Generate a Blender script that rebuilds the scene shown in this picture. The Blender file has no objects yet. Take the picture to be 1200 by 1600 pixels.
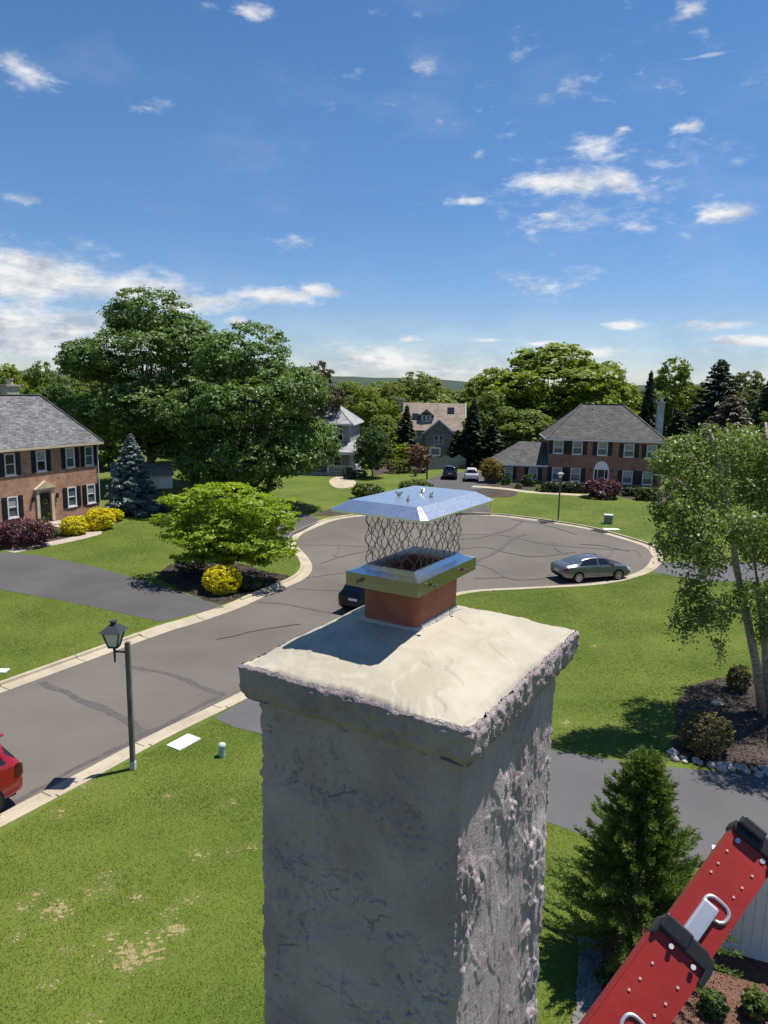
import bpy, bmesh, math, random
import numpy as np
from mathutils import Matrix, Vector
R = math.radians
PI = math.pi
rng = np.random.default_rng(7)
random.seed(7)
sc = bpy.context.scene
COL = sc.collection

# ------------------------------------------------------------------ camera
CH = 10.3            # eye height above the street
FP = 1120.0          # focal length in pixels of the 1200x1600 photograph
PITCH, ROLL = R(9.9), 0.02
_fw = np.array([0, math.cos(PITCH), -math.sin(PITCH)])
_r0 = np.array([1.0, 0, 0]); _u0 = np.array([0, math.sin(PITCH), math.cos(PITCH)])
_r = _r0*math.cos(ROLL) + _u0*math.sin(ROLL)
_u = -_r0*math.sin(ROLL) + _u0*math.cos(ROLL)
cam_d = bpy.data.cameras.new('camera'); cam = bpy.data.objects.new('camera', cam_d); COL.objects.link(cam)
cam.matrix_world = Matrix([[_r[0], _u[0], -_fw[0], 0], [_r[1], _u[1], -_fw[1], 0], [_r[2], _u[2], -_fw[2], CH], [0, 0, 0, 1]])
cam_d.sensor_fit = 'VERTICAL'; cam_d.sensor_height = 36; cam_d.sensor_width = 27
cam_d.lens = 36*FP/1600; cam_d.clip_start = 0.05; cam_d.clip_end = 6000
sc.camera = cam
sc.render.resolution_x, sc.render.resolution_y = 768, 1024

def ray(x, y): return _fw + _r*(x-600)/FP + _u*(800-y)/FP
def g(x, y, z=0.0):                       # survey helper: where a line of sight meets the level z
    d = ray(x, y); t = (z-CH)/d[2]; return np.array([0, 0, CH]) + t*d
def at(x, y, Y):
    d = ray(x, y); t = Y/d[1]; return np.array([0, 0, CH]) + t*d

# ------------------------------------------------------------------ light
SUN_EL, SUN_AZ = R(69.5), math.atan2(0.885, 0.466)       # azimuth measured from +Y towards +X
sd = Vector((math.sin(SUN_AZ)*math.cos(SUN_EL), math.cos(SUN_AZ)*math.cos(SUN_EL), math.sin(SUN_EL)))
sun_l = bpy.data.lights.new('sun', 'SUN'); sun_l.energy = 4.8; sun_l.angle = R(0.53); sun_l.color = (1.0, 0.945, 0.86)
sun = bpy.data.objects.new('sun', sun_l); COL.objects.link(sun)
sun.rotation_euler = sd.to_track_quat('Z', 'Y').to_euler(); sun.location = (30, 15, 80)

W = bpy.data.worlds.new('World'); sc.world = W; W.use_nodes = True
def build_sky():
    nt = W.node_tree; N = nt.nodes; L = nt.links; N.clear()
    def nd(t, **k):
        n = N.new(t)
        for a, b in k.items(): setattr(n, a, b)
        return n
    def put(s, v):
        if isinstance(v, bpy.types.NodeSocket): L.new(v, s)
        else: s.default_value = v
    def m(op, a, b=0.0, c=0.0):
        n = nd('ShaderNodeMath', operation=op); put(n.inputs[0], a); put(n.inputs[1], b); put(n.inputs[2], c); return n.outputs[0]
    sky = nd('ShaderNodeTexSky', sky_type='NISHITA', sun_disc=False, sun_elevation=SUN_EL, sun_rotation=SUN_AZ,
             altitude=100, air_density=1.0, dust_density=0.05, ozone_density=3.0)
    hs = nd('ShaderNodeHueSaturation'); hs.inputs['Saturation'].default_value = 1.22; hs.inputs['Hue'].default_value = .503; hs.inputs['Value'].default_value = 1.0
    L.new(sky.outputs[0], hs.inputs['Color'])
    W.cycles.sampling_method = 'MANUAL'; W.cycles.sample_map_resolution = 256
    tc = nd('ShaderNodeTexCoord'); sp = nd('ShaderNodeSeparateXYZ'); L.new(tc.outputs['Generated'], sp.inputs[0])
    az = m('ARCTAN2', sp.outputs[0], sp.outputs[1]); el = m('ARCSINE', sp.outputs[2])
    cv = nd('ShaderNodeCombineXYZ'); put(cv.inputs[0], az); put(cv.inputs[1], m('MULTIPLY', el, 2.4))
    def noise(scale, detail, rough, off=0.0):
        n = nd('ShaderNodeTexNoise'); n.inputs['Scale'].default_value = scale; n.inputs['Detail'].default_value = detail
        n.inputs['Roughness'].default_value = rough
        mp = nd('ShaderNodeMapping'); mp.inputs['Location'].default_value = (off, off*0.7, off*1.3); L.new(cv.outputs[0], mp.inputs[0])
        L.new(mp.outputs[0], n.inputs['Vector']); return n.outputs['Fac']
    n1 = noise(15, 6, 0.62); n2 = noise(5.5, 3, 0.6, 3.1); n3 = noise(40, 4, 0.65, 7.7); n4 = noise(9, 4, 0.7, 11.0)
    az2 = m('ADD', az, m('MULTIPLY', m('SUBTRACT', n4, 0.5), 0.09)); el2 = m('ADD', el, m('MULTIPLY', m('SUBTRACT', n2, 0.5), 0.03))
    seen = [(395,14,46,20,.8),(62,124,60,26,.72),(15,100,30,22,.55),(240,170,32,16,.5),(22,308,28,12,.55),(30,425,200,58,1.25),(200,450,200,42,1.15),(310,470,150,28,1.15),
            (430,463,110,24,1.3),(495,452,55,20,1.3),(20,510,190,70,1.0),(120,510,190,56,.9),(366,506,24,15,1.1),(313,8,22,10,.5),(668,97,30,16,.36),(738,240,28,16,.62),
            (742,314,44,12,.85),(900,284,145,38,.95),(965,286,72,26,1.15),(945,240,75,32,.65),(860,336,52,24,.6),(1078,195,26,14,.75),(1000,112,22,20,.4),
            (988,206,22,14,.7),(1130,326,44,19,1.2),(990,356,56,14,.8),(1035,272,22,12,.6),(1080,20,42,18,.7),(1100,224,64,16,.45),(985,507,38,10,1.1),(1100,506,90,13,.9),
            (1160,532,80,12,1.1),(1095,548,50,6,.8),(640,527,34,8,1.0),(768,532,36,6,1.0),(850,536,44,6,.9),(945,552,60,13,.7),(590,560,150,34,.95),(720,578,150,20,.85),
            (860,130,190,60,.10),(850,435,120,30,.5),(930,305,210,85,.45),(480,385,70,22,.38),(1080,91,90,3,.62)]
    pv = nd('ShaderNodeCombineXYZ'); put(pv.inputs[0], az2); put(pv.inputs[1], el2)
    F = None
    els = []
    for (x, y, rx, ry, d) in seen:
        v = ray(x, y); v = v/np.linalg.norm(v); els.append((math.atan2(v[0], v[1]), math.asin(v[2]), rx/FP/1.06, ry/FP/1.06, d))
    rr = random.Random(3)
    for k in range(10):                   # the same fair-weather clouds go on around the horizon
        a = rr.uniform(0.75, 2*PI-0.75); a = a if a < PI else a-2*PI
        e = rr.uniform(0.04, 0.6); s = rr.uniform(.04, .16); els.append((a, e, s, s*rr.uniform(.18, .4), rr.uniform(.5, 1.1)))
    for (a0, e0, ra, re, d) in els:
        va = nd('ShaderNodeVectorMath', operation='MULTIPLY_ADD'); L.new(pv.outputs[0], va.inputs[0]); va.inputs[1].default_value = (1/ra, 1/re, 0); va.inputs[2].default_value = (-a0/ra, -e0/re, 0)
        vl = nd('ShaderNodeVectorMath', operation='LENGTH'); L.new(va.outputs[0], vl.inputs[0])
        f = m('MULTIPLY_ADD', vl.outputs['Value'], -d, d)
        F = f if F is None else m('MAXIMUM', F, f)
    F = m('MAXIMUM', F, -0.6)
    t = m('ADD', F, m('MULTIPLY', m('SUBTRACT', n1, 0.50), 2.0)); t = m('ADD', t, m('MULTIPLY', m('SUBTRACT', n3, 0.5), 0.8))
    mr = nd('ShaderNodeMapRange', interpolation_type='SMOOTHSTEP'); put(mr.inputs['Value'], t)
    mr.inputs['From Min'].default_value = 0.14; mr.inputs['From Max'].default_value = 1.05; mr.inputs['To Max'].default_value = 0.95
    # a breath of high thin cloud everywhere
    veil = m('MULTIPLY', m('MAXIMUM', m('SUBTRACT', n2, 0.52), 0.0), 0.35)
    low = nd('ShaderNodeMapRange'); put(low.inputs['Value'], el); low.inputs['From Min'].default_value = 0.0; low.inputs['From Max'].default_value = .11; low.inputs['To Min'].default_value = .38; low.inputs['To Max'].default_value = 0.0
    al = m('MINIMUM', m('ADD', m('ADD', mr.outputs[0], veil), low.outputs[0]), 1.0)
    cr = nd('ShaderNodeValToRGB'); cr.color_ramp.elements[0].color = (.50, .57, .68, 1); cr.color_ramp.elements[1].color = (1.0, 1.0, 1.0, 1)
    cr.color_ramp.elements[0].position = .36; cr.color_ramp.elements[1].position = .56; put(cr.inputs[0], n4)
    hz = nd('ShaderNodeValToRGB'); put(hz.inputs[0], el); hz.color_ramp.elements[0].color = (.66, .735, .95, 1); hz.color_ramp.elements[0].position = 0.0
    hz.color_ramp.elements[1].color = (1, 1, 1, 1); hz.color_ramp.elements[1].position = .35
    tm = nd('ShaderNodeMix', data_type='RGBA', blend_type='MULTIPLY'); tm.inputs[0].default_value = 1; L.new(hs.outputs[0], tm.inputs[6]); L.new(hz.outputs[0], tm.inputs[7])
    b1 = nd('ShaderNodeBackground'); L.new(tm.outputs[2], b1.inputs[0]); b1.inputs[1].default_value = 0.079
    b2 = nd('ShaderNodeBackground'); L.new(cr.outputs[0], b2.inputs[0]); b2.inputs[1].default_value = 0.62
    mx = nd('ShaderNodeMixShader'); put(mx.inputs[0], al); L.new(b1.outputs[0], mx.inputs[1]); L.new(b2.outputs[0], mx.inputs[2])
    out = nd('ShaderNodeOutputWorld'); L.new(mx.outputs[0], out.inputs[0])
build_sky()
vs = sc.view_settings
vs.view_transform = 'Standard'; vs.look = 'None'; vs.exposure = 0.55; vs.gamma = 1.0; vs.use_curve_mapping = False
sc.render.engine = 'CYCLES'
sc.cycles.max_bounces = 6; sc.cycles.diffuse_bounces = 3; sc.cycles.transparent_max_bounces = 6

# ------------------------------------------------------------------ materials
MATS = {}
def mat(name, col, rough=.8, col2=None, scale=4.0, detail=5, bump=0.0, bscale=None, metal=0.0, spec=0.4, contrast=(.35, .65), coat=0.0, stretch=(1, 1, 1)):
    if name in MATS: return MATS[name]
    m = bpy.data.materials.new(name); m.use_nodes = True; nt = m.node_tree; N = nt.nodes; L = nt.links
    p = N['Principled BSDF']; p.inputs['Roughness'].default_value = rough; p.inputs['Metallic'].default_value = metal
    p.inputs['Specular IOR Level'].default_value = spec; p.inputs['Coat Weight'].default_value = coat
    p.inputs['Base Color'].default_value = (*col, 1)
    if col2 or bump:
        tc = N.new('ShaderNodeTexCoord'); mp = N.new('ShaderNodeMapping'); mp.inputs['Scale'].default_value = stretch
        L.new(tc.outputs['Object'], mp.inputs[0])
    if col2:
        n = N.new('ShaderNodeTexNoise'); n.inputs['Scale'].default_value = scale; n.inputs['Detail'].default_value = detail; n.inputs['Roughness'].default_value = .62
        L.new(mp.outputs[0], n.inputs['Vector'])
        r = N.new('ShaderNodeValToRGB'); r.color_ramp.elements[0].position = contrast[0]; r.color_ramp.elements[1].position = contrast[1]
        r.color_ramp.elements[0].color = (*col, 1); r.color_ramp.elements[1].color = (*col2, 1)
        L.new(n.outputs['Fac'], r.inputs[0]); L.new(r.outputs[0], p.inputs['Base Color'])
    if bump:
        n = N.new('ShaderNodeTexNoise'); n.inputs['Scale'].default_value = bscale or scale*3; n.inputs['Detail'].default_value = 5
        L.new(mp.outputs[0], n.inputs['Vector'])
        b = N.new('ShaderNodeBump'); b.inputs['Strength'].default_value = min(1, bump); b.inputs['Distance'].default_value = .02
        L.new(n.outputs['Fac'], b.inputs['Height']); L.new(b.outputs[0], p.inputs['Normal'])
    MATS[name] = m; return m

def two_scale(name, cols, s1, s2, rough=.9, bump=.3, bs=60, amt=.5, spec=.2, extra=None):
    """large patches between cols[0]/cols[1], fine speckle towards cols[2]"""
    m = bpy.data.materials.new(name); m.use_nodes = True; nt = m.node_tree; N = nt.nodes; L = nt.links
    p = N['Principled BSDF']; p.inputs['Roughness'].default_value = rough; p.inputs['Specular IOR Level'].default_value = spec
    tc = N.new('ShaderNodeTexCoord')
    def noi(s, d, r=.6):
        n = N.new('ShaderNodeTexNoise'); n.inputs['Scale'].default_value = s; n.inputs['Detail'].default_value = d; n.inputs['Roughness'].default_value = r
        L.new(tc.outputs['Object'], n.inputs['Vector']); return n.outputs['Fac']
    r1 = N.new('ShaderNodeValToRGB'); r1.color_ramp.elements[0].position = .36; r1.color_ramp.elements[1].position = .64
    r1.color_ramp.elements[0].color = (*cols[0], 1); r1.color_ramp.elements[1].color = (*cols[1], 1); L.new(noi(s1, 5), r1.inputs[0])
    r2 = N.new('ShaderNodeValToRGB'); r2.color_ramp.elements[0].position = .5; r2.color_ramp.elements[1].position = .72
    r2.color_ramp.elements[0].color = (0, 0, 0, 1); r2.color_ramp.elements[1].color = (amt, amt, amt, 1); L.new(noi(s2, 4, .7), r2.inputs[0])
    mx = N.new('ShaderNodeMix'); mx.data_type = 'RGBA'; L.new(r2.outputs[0], mx.inputs[0]); L.new(r1.outputs[0], mx.inputs[6]); mx.inputs[7].default_value = (*cols[2], 1)
    L.new(mx.outputs[2], p.inputs['Base Color'])
    b = N.new('ShaderNodeBump'); b.inputs['Strength'].default_value = bump; b.inputs['Distance'].default_value = .02
    L.new(noi(bs, 4), b.inputs['Height']); L.new(b.outputs[0], p.inputs['Normal'])
    MATS[name] = m; return m

def coursed(name, bw, bh, c1, c2, mortar, msize, rough=.85, vs=1.0, bias=0.0, dark=(0, 0, 0), bump=.4):
    """brick courses / shingle courses on walls and roofs: u runs along the wall, v is the height"""
    m = bpy.data.materials.new(name); m.use_nodes = True; nt = m.node_tree; N = nt.nodes; L = nt.links
    p = N['Principled BSDF']; p.inputs['Roughness'].default_value = rough; p.inputs['Specular IOR Level'].default_value = .25
    tc = N.new('ShaderNodeTexCoord'); s = N.new('ShaderNodeSeparateXYZ'); L.new(tc.outputs['Object'], s.inputs[0])
    a = N.new('ShaderNodeMath'); a.operation = 'ADD'; L.new(s.outputs[0], a.inputs[0]); L.new(s.outputs[1], a.inputs[1])
    z = N.new('ShaderNodeMath'); z.operation = 'MULTIPLY'; L.new(s.outputs[2], z.inputs[0]); z.inputs[1].default_value = vs
    c = N.new('ShaderNodeCombineXYZ'); L.new(a.outputs[0], c.inputs[0]); L.new(z.outputs[0], c.inputs[1])
    b = N.new('ShaderNodeTexBrick'); L.new(c.outputs[0], b.inputs['Vector']); b.inputs['Scale'].default_value = 1.0
    b.inputs['Brick Width'].default_value = bw; b.inputs['Row Height'].default_value = bh; b.inputs['Mortar Size'].default_value = msize
    b.inputs['Color1'].default_value = (*c1, 1); b.inputs['Color2'].default_value = (*c2, 1); b.inputs['Mortar'].default_value = (*mortar, 1); b.inputs['Bias'].default_value = bias
    n = N.new('ShaderNodeTexNoise'); n.inputs['Scale'].default_value = 1.3; n.inputs['Detail'].default_value = 6; L.new(tc.outputs['Object'], n.inputs['Vector'])
    r = N.new('ShaderNodeValToRGB'); r.color_ramp.elements[0].position = .3; r.color_ramp.elements[1].position = .7
    r.color_ramp.elements[0].color = (.72, .72, .72, 1); r.color_ramp.elements[1].color = (1.12, 1.1, 1.08, 1); L.new(n.outputs['Fac'], r.inputs[0])
    mx = N.new('ShaderNodeMix'); mx.data_type = 'RGBA'; mx.blend_type = 'MULTIPLY'; mx.inputs[0].default_value = 1; L.new(b.outputs['Color'], mx.inputs[6]); L.new(r.outputs[0], mx.inputs[7])
    L.new(mx.outputs[2], p.inputs['Base Color'])
    bp = N.new('ShaderNodeBump'); bp.inputs['Strength'].default_value = bump; bp.inputs['Distance'].default_value = .01; bp.invert = True
    L.new(b.outputs['Fac'], bp.inputs['Height']); L.new(bp.outputs[0], p.inputs['Normal'])
    MATS[name] = m; return m

def leafmat(name, c1, c2, trans=.3, nscale=.5, rough=.5, spec=.35, c3=None):
    m = bpy.data.materials.new(name); m.use_nodes = True; nt = m.node_tree; N = nt.nodes; L = nt.links
    p = N['Principled BSDF']; p.inputs['Roughness'].default_value = rough; p.inputs['Specular IOR Level'].default_value = spec
    ge = N.new('ShaderNodeNewGeometry'); tc = N.new('ShaderNodeTexCoord'); n = N.new('ShaderNodeTexNoise'); n.inputs['Scale'].default_value = nscale; n.inputs['Detail'].default_value = 3
    L.new(tc.outputs['Object'], n.inputs['Vector'])
    ad = N.new('ShaderNodeMath'); ad.operation = 'MULTIPLY_ADD'; L.new(ge.outputs['Random Per Island'], ad.inputs[0]); ad.inputs[1].default_value = .55
    sb = N.new('ShaderNodeMath'); sb.operation = 'SUBTRACT'; L.new(n.outputs['Fac'], sb.inputs[0]); sb.inputs[1].default_value = .28; L.new(sb.outputs[0], ad.inputs[2])
    r = N.new('ShaderNodeValToRGB'); r.color_ramp.elements[0].color = (*c1, 1); r.color_ramp.elements[1].color = (*c2, 1)
    r.color_ramp.elements[0].position = .15; r.color_ramp.elements[1].position = .85
    if c3: e = r.color_ramp.elements.new(.97); e.color = (*c3, 1)
    L.new(ad.outputs[0], r.inputs[0]); L.new(r.outputs[0], p.inputs['Base Color'])
    t = N.new('ShaderNodeBsdfTranslucent'); g_ = N.new('ShaderNodeHueSaturation'); g_.inputs['Value'].default_value = 1.5; g_.inputs['Saturation'].default_value = 1.1; g_.inputs['Hue'].default_value = .485
    L.new(r.outputs[0], g_.inputs['Color']); L.new(g_.outputs[0], t.inputs[0])
    mx = N.new('ShaderNodeMixShader'); mx.inputs[0].default_value = trans; L.new(p.outputs[0], mx.inputs[1]); L.new(t.outputs[0], mx.inputs[2])
    L.new(mx.outputs[0], N['Material Output'].inputs[0]); MATS[name] = m; return m

def glassmat(name, col, rough=.06, spec=.8):
    m = mat(name, col, rough, spec=spec); return m

two_scale('lawn', [(.066, .102, .011), (.108, .142, .021), (.135, .155, .038)], .22, 5.0, bump=.5, bs=22, amt=.5)
two_scale('asphalt', [(.106, .093, .080), (.140, .124, .108), (.20, .182, .16)], .16, 40.0, bump=.5, bs=90, amt=.5, rough=.88)
two_scale('drive_asphalt', [(.072, .070, .070), (.092, .089, .088), (.13, .126, .12)], .3, 30.0, bump=.3, bs=120, amt=.3)
two_scale('near_asphalt', [(.09, .09, .094), (.105, .105, .108), (.14, .138, .14)], .5, 30.0, bump=.25, bs=120, amt=.3)
two_scale('concrete', [(.34, .285, .21), (.43, .37, .28), (.27, .23, .175)], .8, 14.0, bump=.3, bs=60, amt=.55)
two_scale('walk_pavers', [(.34, .28, .23), (.42, .36, .31), (.22, .18, .16)], 2, 12.0, bump=.4, bs=40, amt=.6)
two_scale('mulch', [(.035, .027, .022), (.070, .054, .044), (.15, .12, .10)], 1.5, 16.0, bump=1.0, bs=24, amt=.75)
two_scale('red_mulch', [(.10, .05, .035), (.14, .075, .055), (.24, .15, .12)], 1.5, 26.0, bump=1.0, bs=34, amt=.6)
two_scale('straw', [(.24, .20, .085), (.33, .27, .14), (.12, .14, .03)], 9, 45.0, bump=1.0, bs=40, amt=.9)
mat('tar', (.066, .060, .056), .8, (.098, .088, .080), 5, bump=.2)
mat('tar_faint', (.088, .08, .074), .85, (.112, .102, .095), 6, bump=.2)
mat('drain_metal', (.05, .042, .038), .7)
coursed('brick', .21, .072, (.38, .165, .095), (.54, .30, .19), (.48, .38, .30), .008, bump=.5)
coursed('brick_brown', .21, .072, (.25, .105, .07), (.37, .18, .12), (.36, .26, .21), .008, bump=.5)
coursed('shingle_grey', .30, .125, (.105, .11, .12), (.235, .24, .25), (.05, .052, .056), .006, vs=1.55, bump=.7)
coursed('shingle_dark', .30, .125, (.075, .073, .072), (.135, .13, .126), (.045, .044, .043), .006, vs=1.5, bump=.7)
coursed('shingle_tan', .30, .125, (.24, .19, .155), (.34, .285, .235), (.13, .105, .09), .006, vs=1.5, bump=.6)
coursed('shingle_light', .30, .125, (.27, .28, .29), (.38, .39, .40), (.17, .17, .18), .006, vs=1.4, bump=.6)
coursed('siding_grey', 3.0, .13, (.34, .345, .34), (.37, .375, .37), (.16, .16, .16), .006)
coursed('siding_taupe', 3.0, .13, (.36, .325, .28), (.40, .36, .31), (.13, .12, .10), .006)
coursed('chimney_block', .4, .2, (.40, .42, .45), (.5, .52, .55), (.28, .3, .32), .015)
mat('white_trim', (.74, .74, .72), .5, (.66, .66, .64), 3)
mat('cream_trim', (.62, .53, .38), .55, (.52, .44, .31), 3)
mat('white_paint', (.80, .80, .79), .45)
mat('shutter_navy', (.016, .018, .026), .5); mat('shutter_black', (.016, .014, .016), .5)
mat('door_black', (.02, .019, .019), .35)
mat('door_brown', (.05, .03, .024), .4)
glassmat('pane', (.10, .125, .145), .05, .7); glassmat('pane_dark', (.012, .014, .016), .06, .6)
mat('blind', (.36, .37, .36), .6, (.28, .29, .29), 2)
mat('stone_chimney', (.36, .32, .25), .9, (.48, .44, .36), 4, bump=.5)
mat('bark', (.085, .068, .054), .95, (.17, .145, .12), 6, bump=1.0, bscale=18, stretch=(1, 1, .3))
mat('bark_birch', (.20, .145, .115), .9, (.50, .42, .35), 7, bump=1.0, bscale=16, stretch=(1, 1, 2.2))
mat('bark_grey', (.14, .12, .105), .95, (.24, .21, .18), 6, bump=.8, bscale=18)
mat('post_wood', (.075, .063, .05), .9, (.20, .175, .145), 5, bump=.6, bscale=20, stretch=(4, 4, .3))
mat('galv', (.42, .43, .44), .55, (.55, .56, .57), 6)
mat('lamp_metal', (.03, .036, .044), .5, spec=.4)
mat('lamp_glass', (.55, .56, .54), .18, spec=.5)
mat('black_plastic', (.012, .012, .013), .42, spec=.5)
mat('pole_black', (.01, .01, .011), .6)
mat('util_green', (.30, .44, .36), .6, (.36, .5, .42), 8)
mat('util_white', (.62, .66, .64), .7, (.50, .55, .54), 7)
mat('util_box', (.16, .22, .17), .6)
mat('vinyl', (.66, .645, .60), .45)
mat('grey_fence', (.25, .26, .255), .8, (.33, .335, .32), 2)
mat('stone_pale', (.24, .22, .20), .85, (.46, .44, .41), 5, bump=.4)
mat('pebble', (.085, .08, .076), .7, (.22, .21, .20), 3, bump=.3)
mat('tyre', (.018, .018, .018), .85); mat('rim', (.50, .51, .53), .3, metal=.9); mat('well', (.006, .006, .006), .95)
mat('rim_dark', (.03, .03, .032), .4, metal=.3)
mat('paint_grey', (.145, .15, .155), .28, metal=.55, coat=1.0); mat('paint_red', (.33, .008, .018), .3, metal=.25, coat=1.0)
mat('paint_black', (.006, .006, .007), .35, spec=.3, coat=.4); mat('paint_navy', (.010, .012, .024), .25, coat=1.0); mat('paint_white', (.72, .73, .74), .3, coat=.8)
glassmat('car_glass', (.008, .010, .012), .04, .9); mat('car_glass_tint', (.06, .085, .10), .05, spec=.9)
mat('tail_red', (.16, .008, .010), .2, coat=.8); mat('tail_dark', (.05, .006, .008), .2, coat=.8); mat('head_lamp', (.62, .64, .66), .15, coat=.6); mat('plate', (.7, .7, .68), .5)
mat('chrome', (.6, .6, .61), .2, metal=1.0)

# leaves
leafmat('lf_oak', (.054, .104, .020), (.160, .250, .060), .30, .4, c3=(.10, .13, .045))
leafmat('lf_maple', (.052, .106, .018), (.158, .250, .056), .30, .4, c3=(.11, .15, .07))
leafmat('lf_mid', (.085, .135, .016), (.185, .255, .042), .34, .4)
leafmat('lf_bright', (.115, .170, .014), (.225, .300, .040), .38, .4)
leafmat('lf_olive', (.085, .110, .022), (.165, .195, .045), .3, .4)
leafmat('lf_willow', (.125, .165, .028), (.215, .260, .060), .35, .4)
leafmat('lf_brown', (0.072, 0.070, 0.031), (0.138, 0.120, 0.054), .25, .5)
leafmat('lf_lime', (.145, .235, .012), (.30, .41, .035), .42, .7)
leafmat('lf_yellow', (.50, .45, .006), (.74, .67, .012), .3, 2.0)
leafmat('lf_purple', (0.061, 0.018, 0.026), (0.149, 0.055, 0.068), .3, 2.0)
leafmat('lf_redbrown', (.12, .055, .03), (.20, .12, .06), .3, 1.0)
leafmat('lf_orange', (.11, .11, .02), (.30, .20, .06), .35, 1.5)
leafmat('lf_shrub', (0.030, 0.066, 0.016), (0.090, 0.156, 0.034), .25, 1.5)
leafmat('lf_box', (.045, .075, .012), (.11, .16, .028), .25, 1.5)
leafmat('lf_drybox', (.085, .078, .025), (.23, .20, .07), .2, 1.2, c3=(.2, .19, .04))
leafmat('lf_birch', (.085, .140, .026), (.215, .290, .080), .34, .8, rough=.45, spec=.4, c3=(.17, .22, .09))
leafmat('lf_conifer', (.024, .044, .017), (.066, .102, .036), .12, .6)
leafmat('lf_pine', (0.030, 0.057, 0.030), (0.083, 0.120, 0.057), .15, .6)
leafmat('lf_blue', (.105, .155, .150), (.300, .380, .360), .12, .8)
leafmat('lf_cypress', (.060, .108, .018), (.175, .250, .050), .2, 1.2, c3=(.13, .18, .05))
leafmat('lf_bare', (.10, .09, .06), (.19, .17, .12), .15, .6)
leafmat('blade', (.078, .118, .014), (.160, .195, .038), .35, .45, rough=.55)
leafmat('blade_dry', (.30, .25, .12), (.46, .39, .22), .3, 2)

# ------------------------------------------------------------------ mesh helpers
def props(o, label=None, cat=None, group=None, kind=None):
    if label: o['label'] = label
    if cat: o['category'] = cat
    if group: o['group'] = group
    if kind: o['kind'] = kind
    return o
def thing(name, label, cat, loc=(0, 0, 0), rz=0.0, group=None, scale=None):
    o = bpy.data.objects.new(name, None); COL.objects.link(o); o.empty_display_size = .2
    o.location = tuple(float(v) for v in loc); o.rotation_euler = (0, 0, rz)
    if scale is not None: o.scale = scale
    return props(o, label, cat, group)
def link(name, me, parent=None):
    o = bpy.data.objects.new(name, me); COL.objects.link(o); o.parent = parent; return o
def pym(name, v, f, m=None, parent=None, smooth=False):
    me = bpy.data.meshes.new(name); me.from_pydata([tuple(map(float, p)) for p in v], [], f)
    if m: me.materials.append(MATS[m])
    if smooth:
        me.polygons.foreach_set('use_smooth', [True]*len(me.polygons))
    me.update(); return link(name, me, parent)
def npmesh(name, V, F, m=None, smooth=False):
    """V (n,3), F (k,q) numpy -> mesh data"""
    V = np.ascontiguousarray(V, dtype=np.float32); F = np.ascontiguousarray(F, dtype=np.int32); k, q = F.shape
    me = bpy.data.meshes.new(name); me.vertices.add(len(V)); me.vertices.foreach_set('co', V.ravel())
    me.loops.add(k*q); me.loops.foreach_set('vertex_index', F.ravel())
    me.polygons.add(k); me.polygons.foreach_set('loop_start', np.arange(0, k*q, q, dtype=np.int32)); me.polygons.foreach_set('loop_total', np.full(k, q, np.int32))
    if smooth: me.polygons.foreach_set('use_smooth', np.ones(k, bool))
    me.update(calc_edges=True)
    if m: me.materials.append(MATS[m])
    return me

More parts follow.
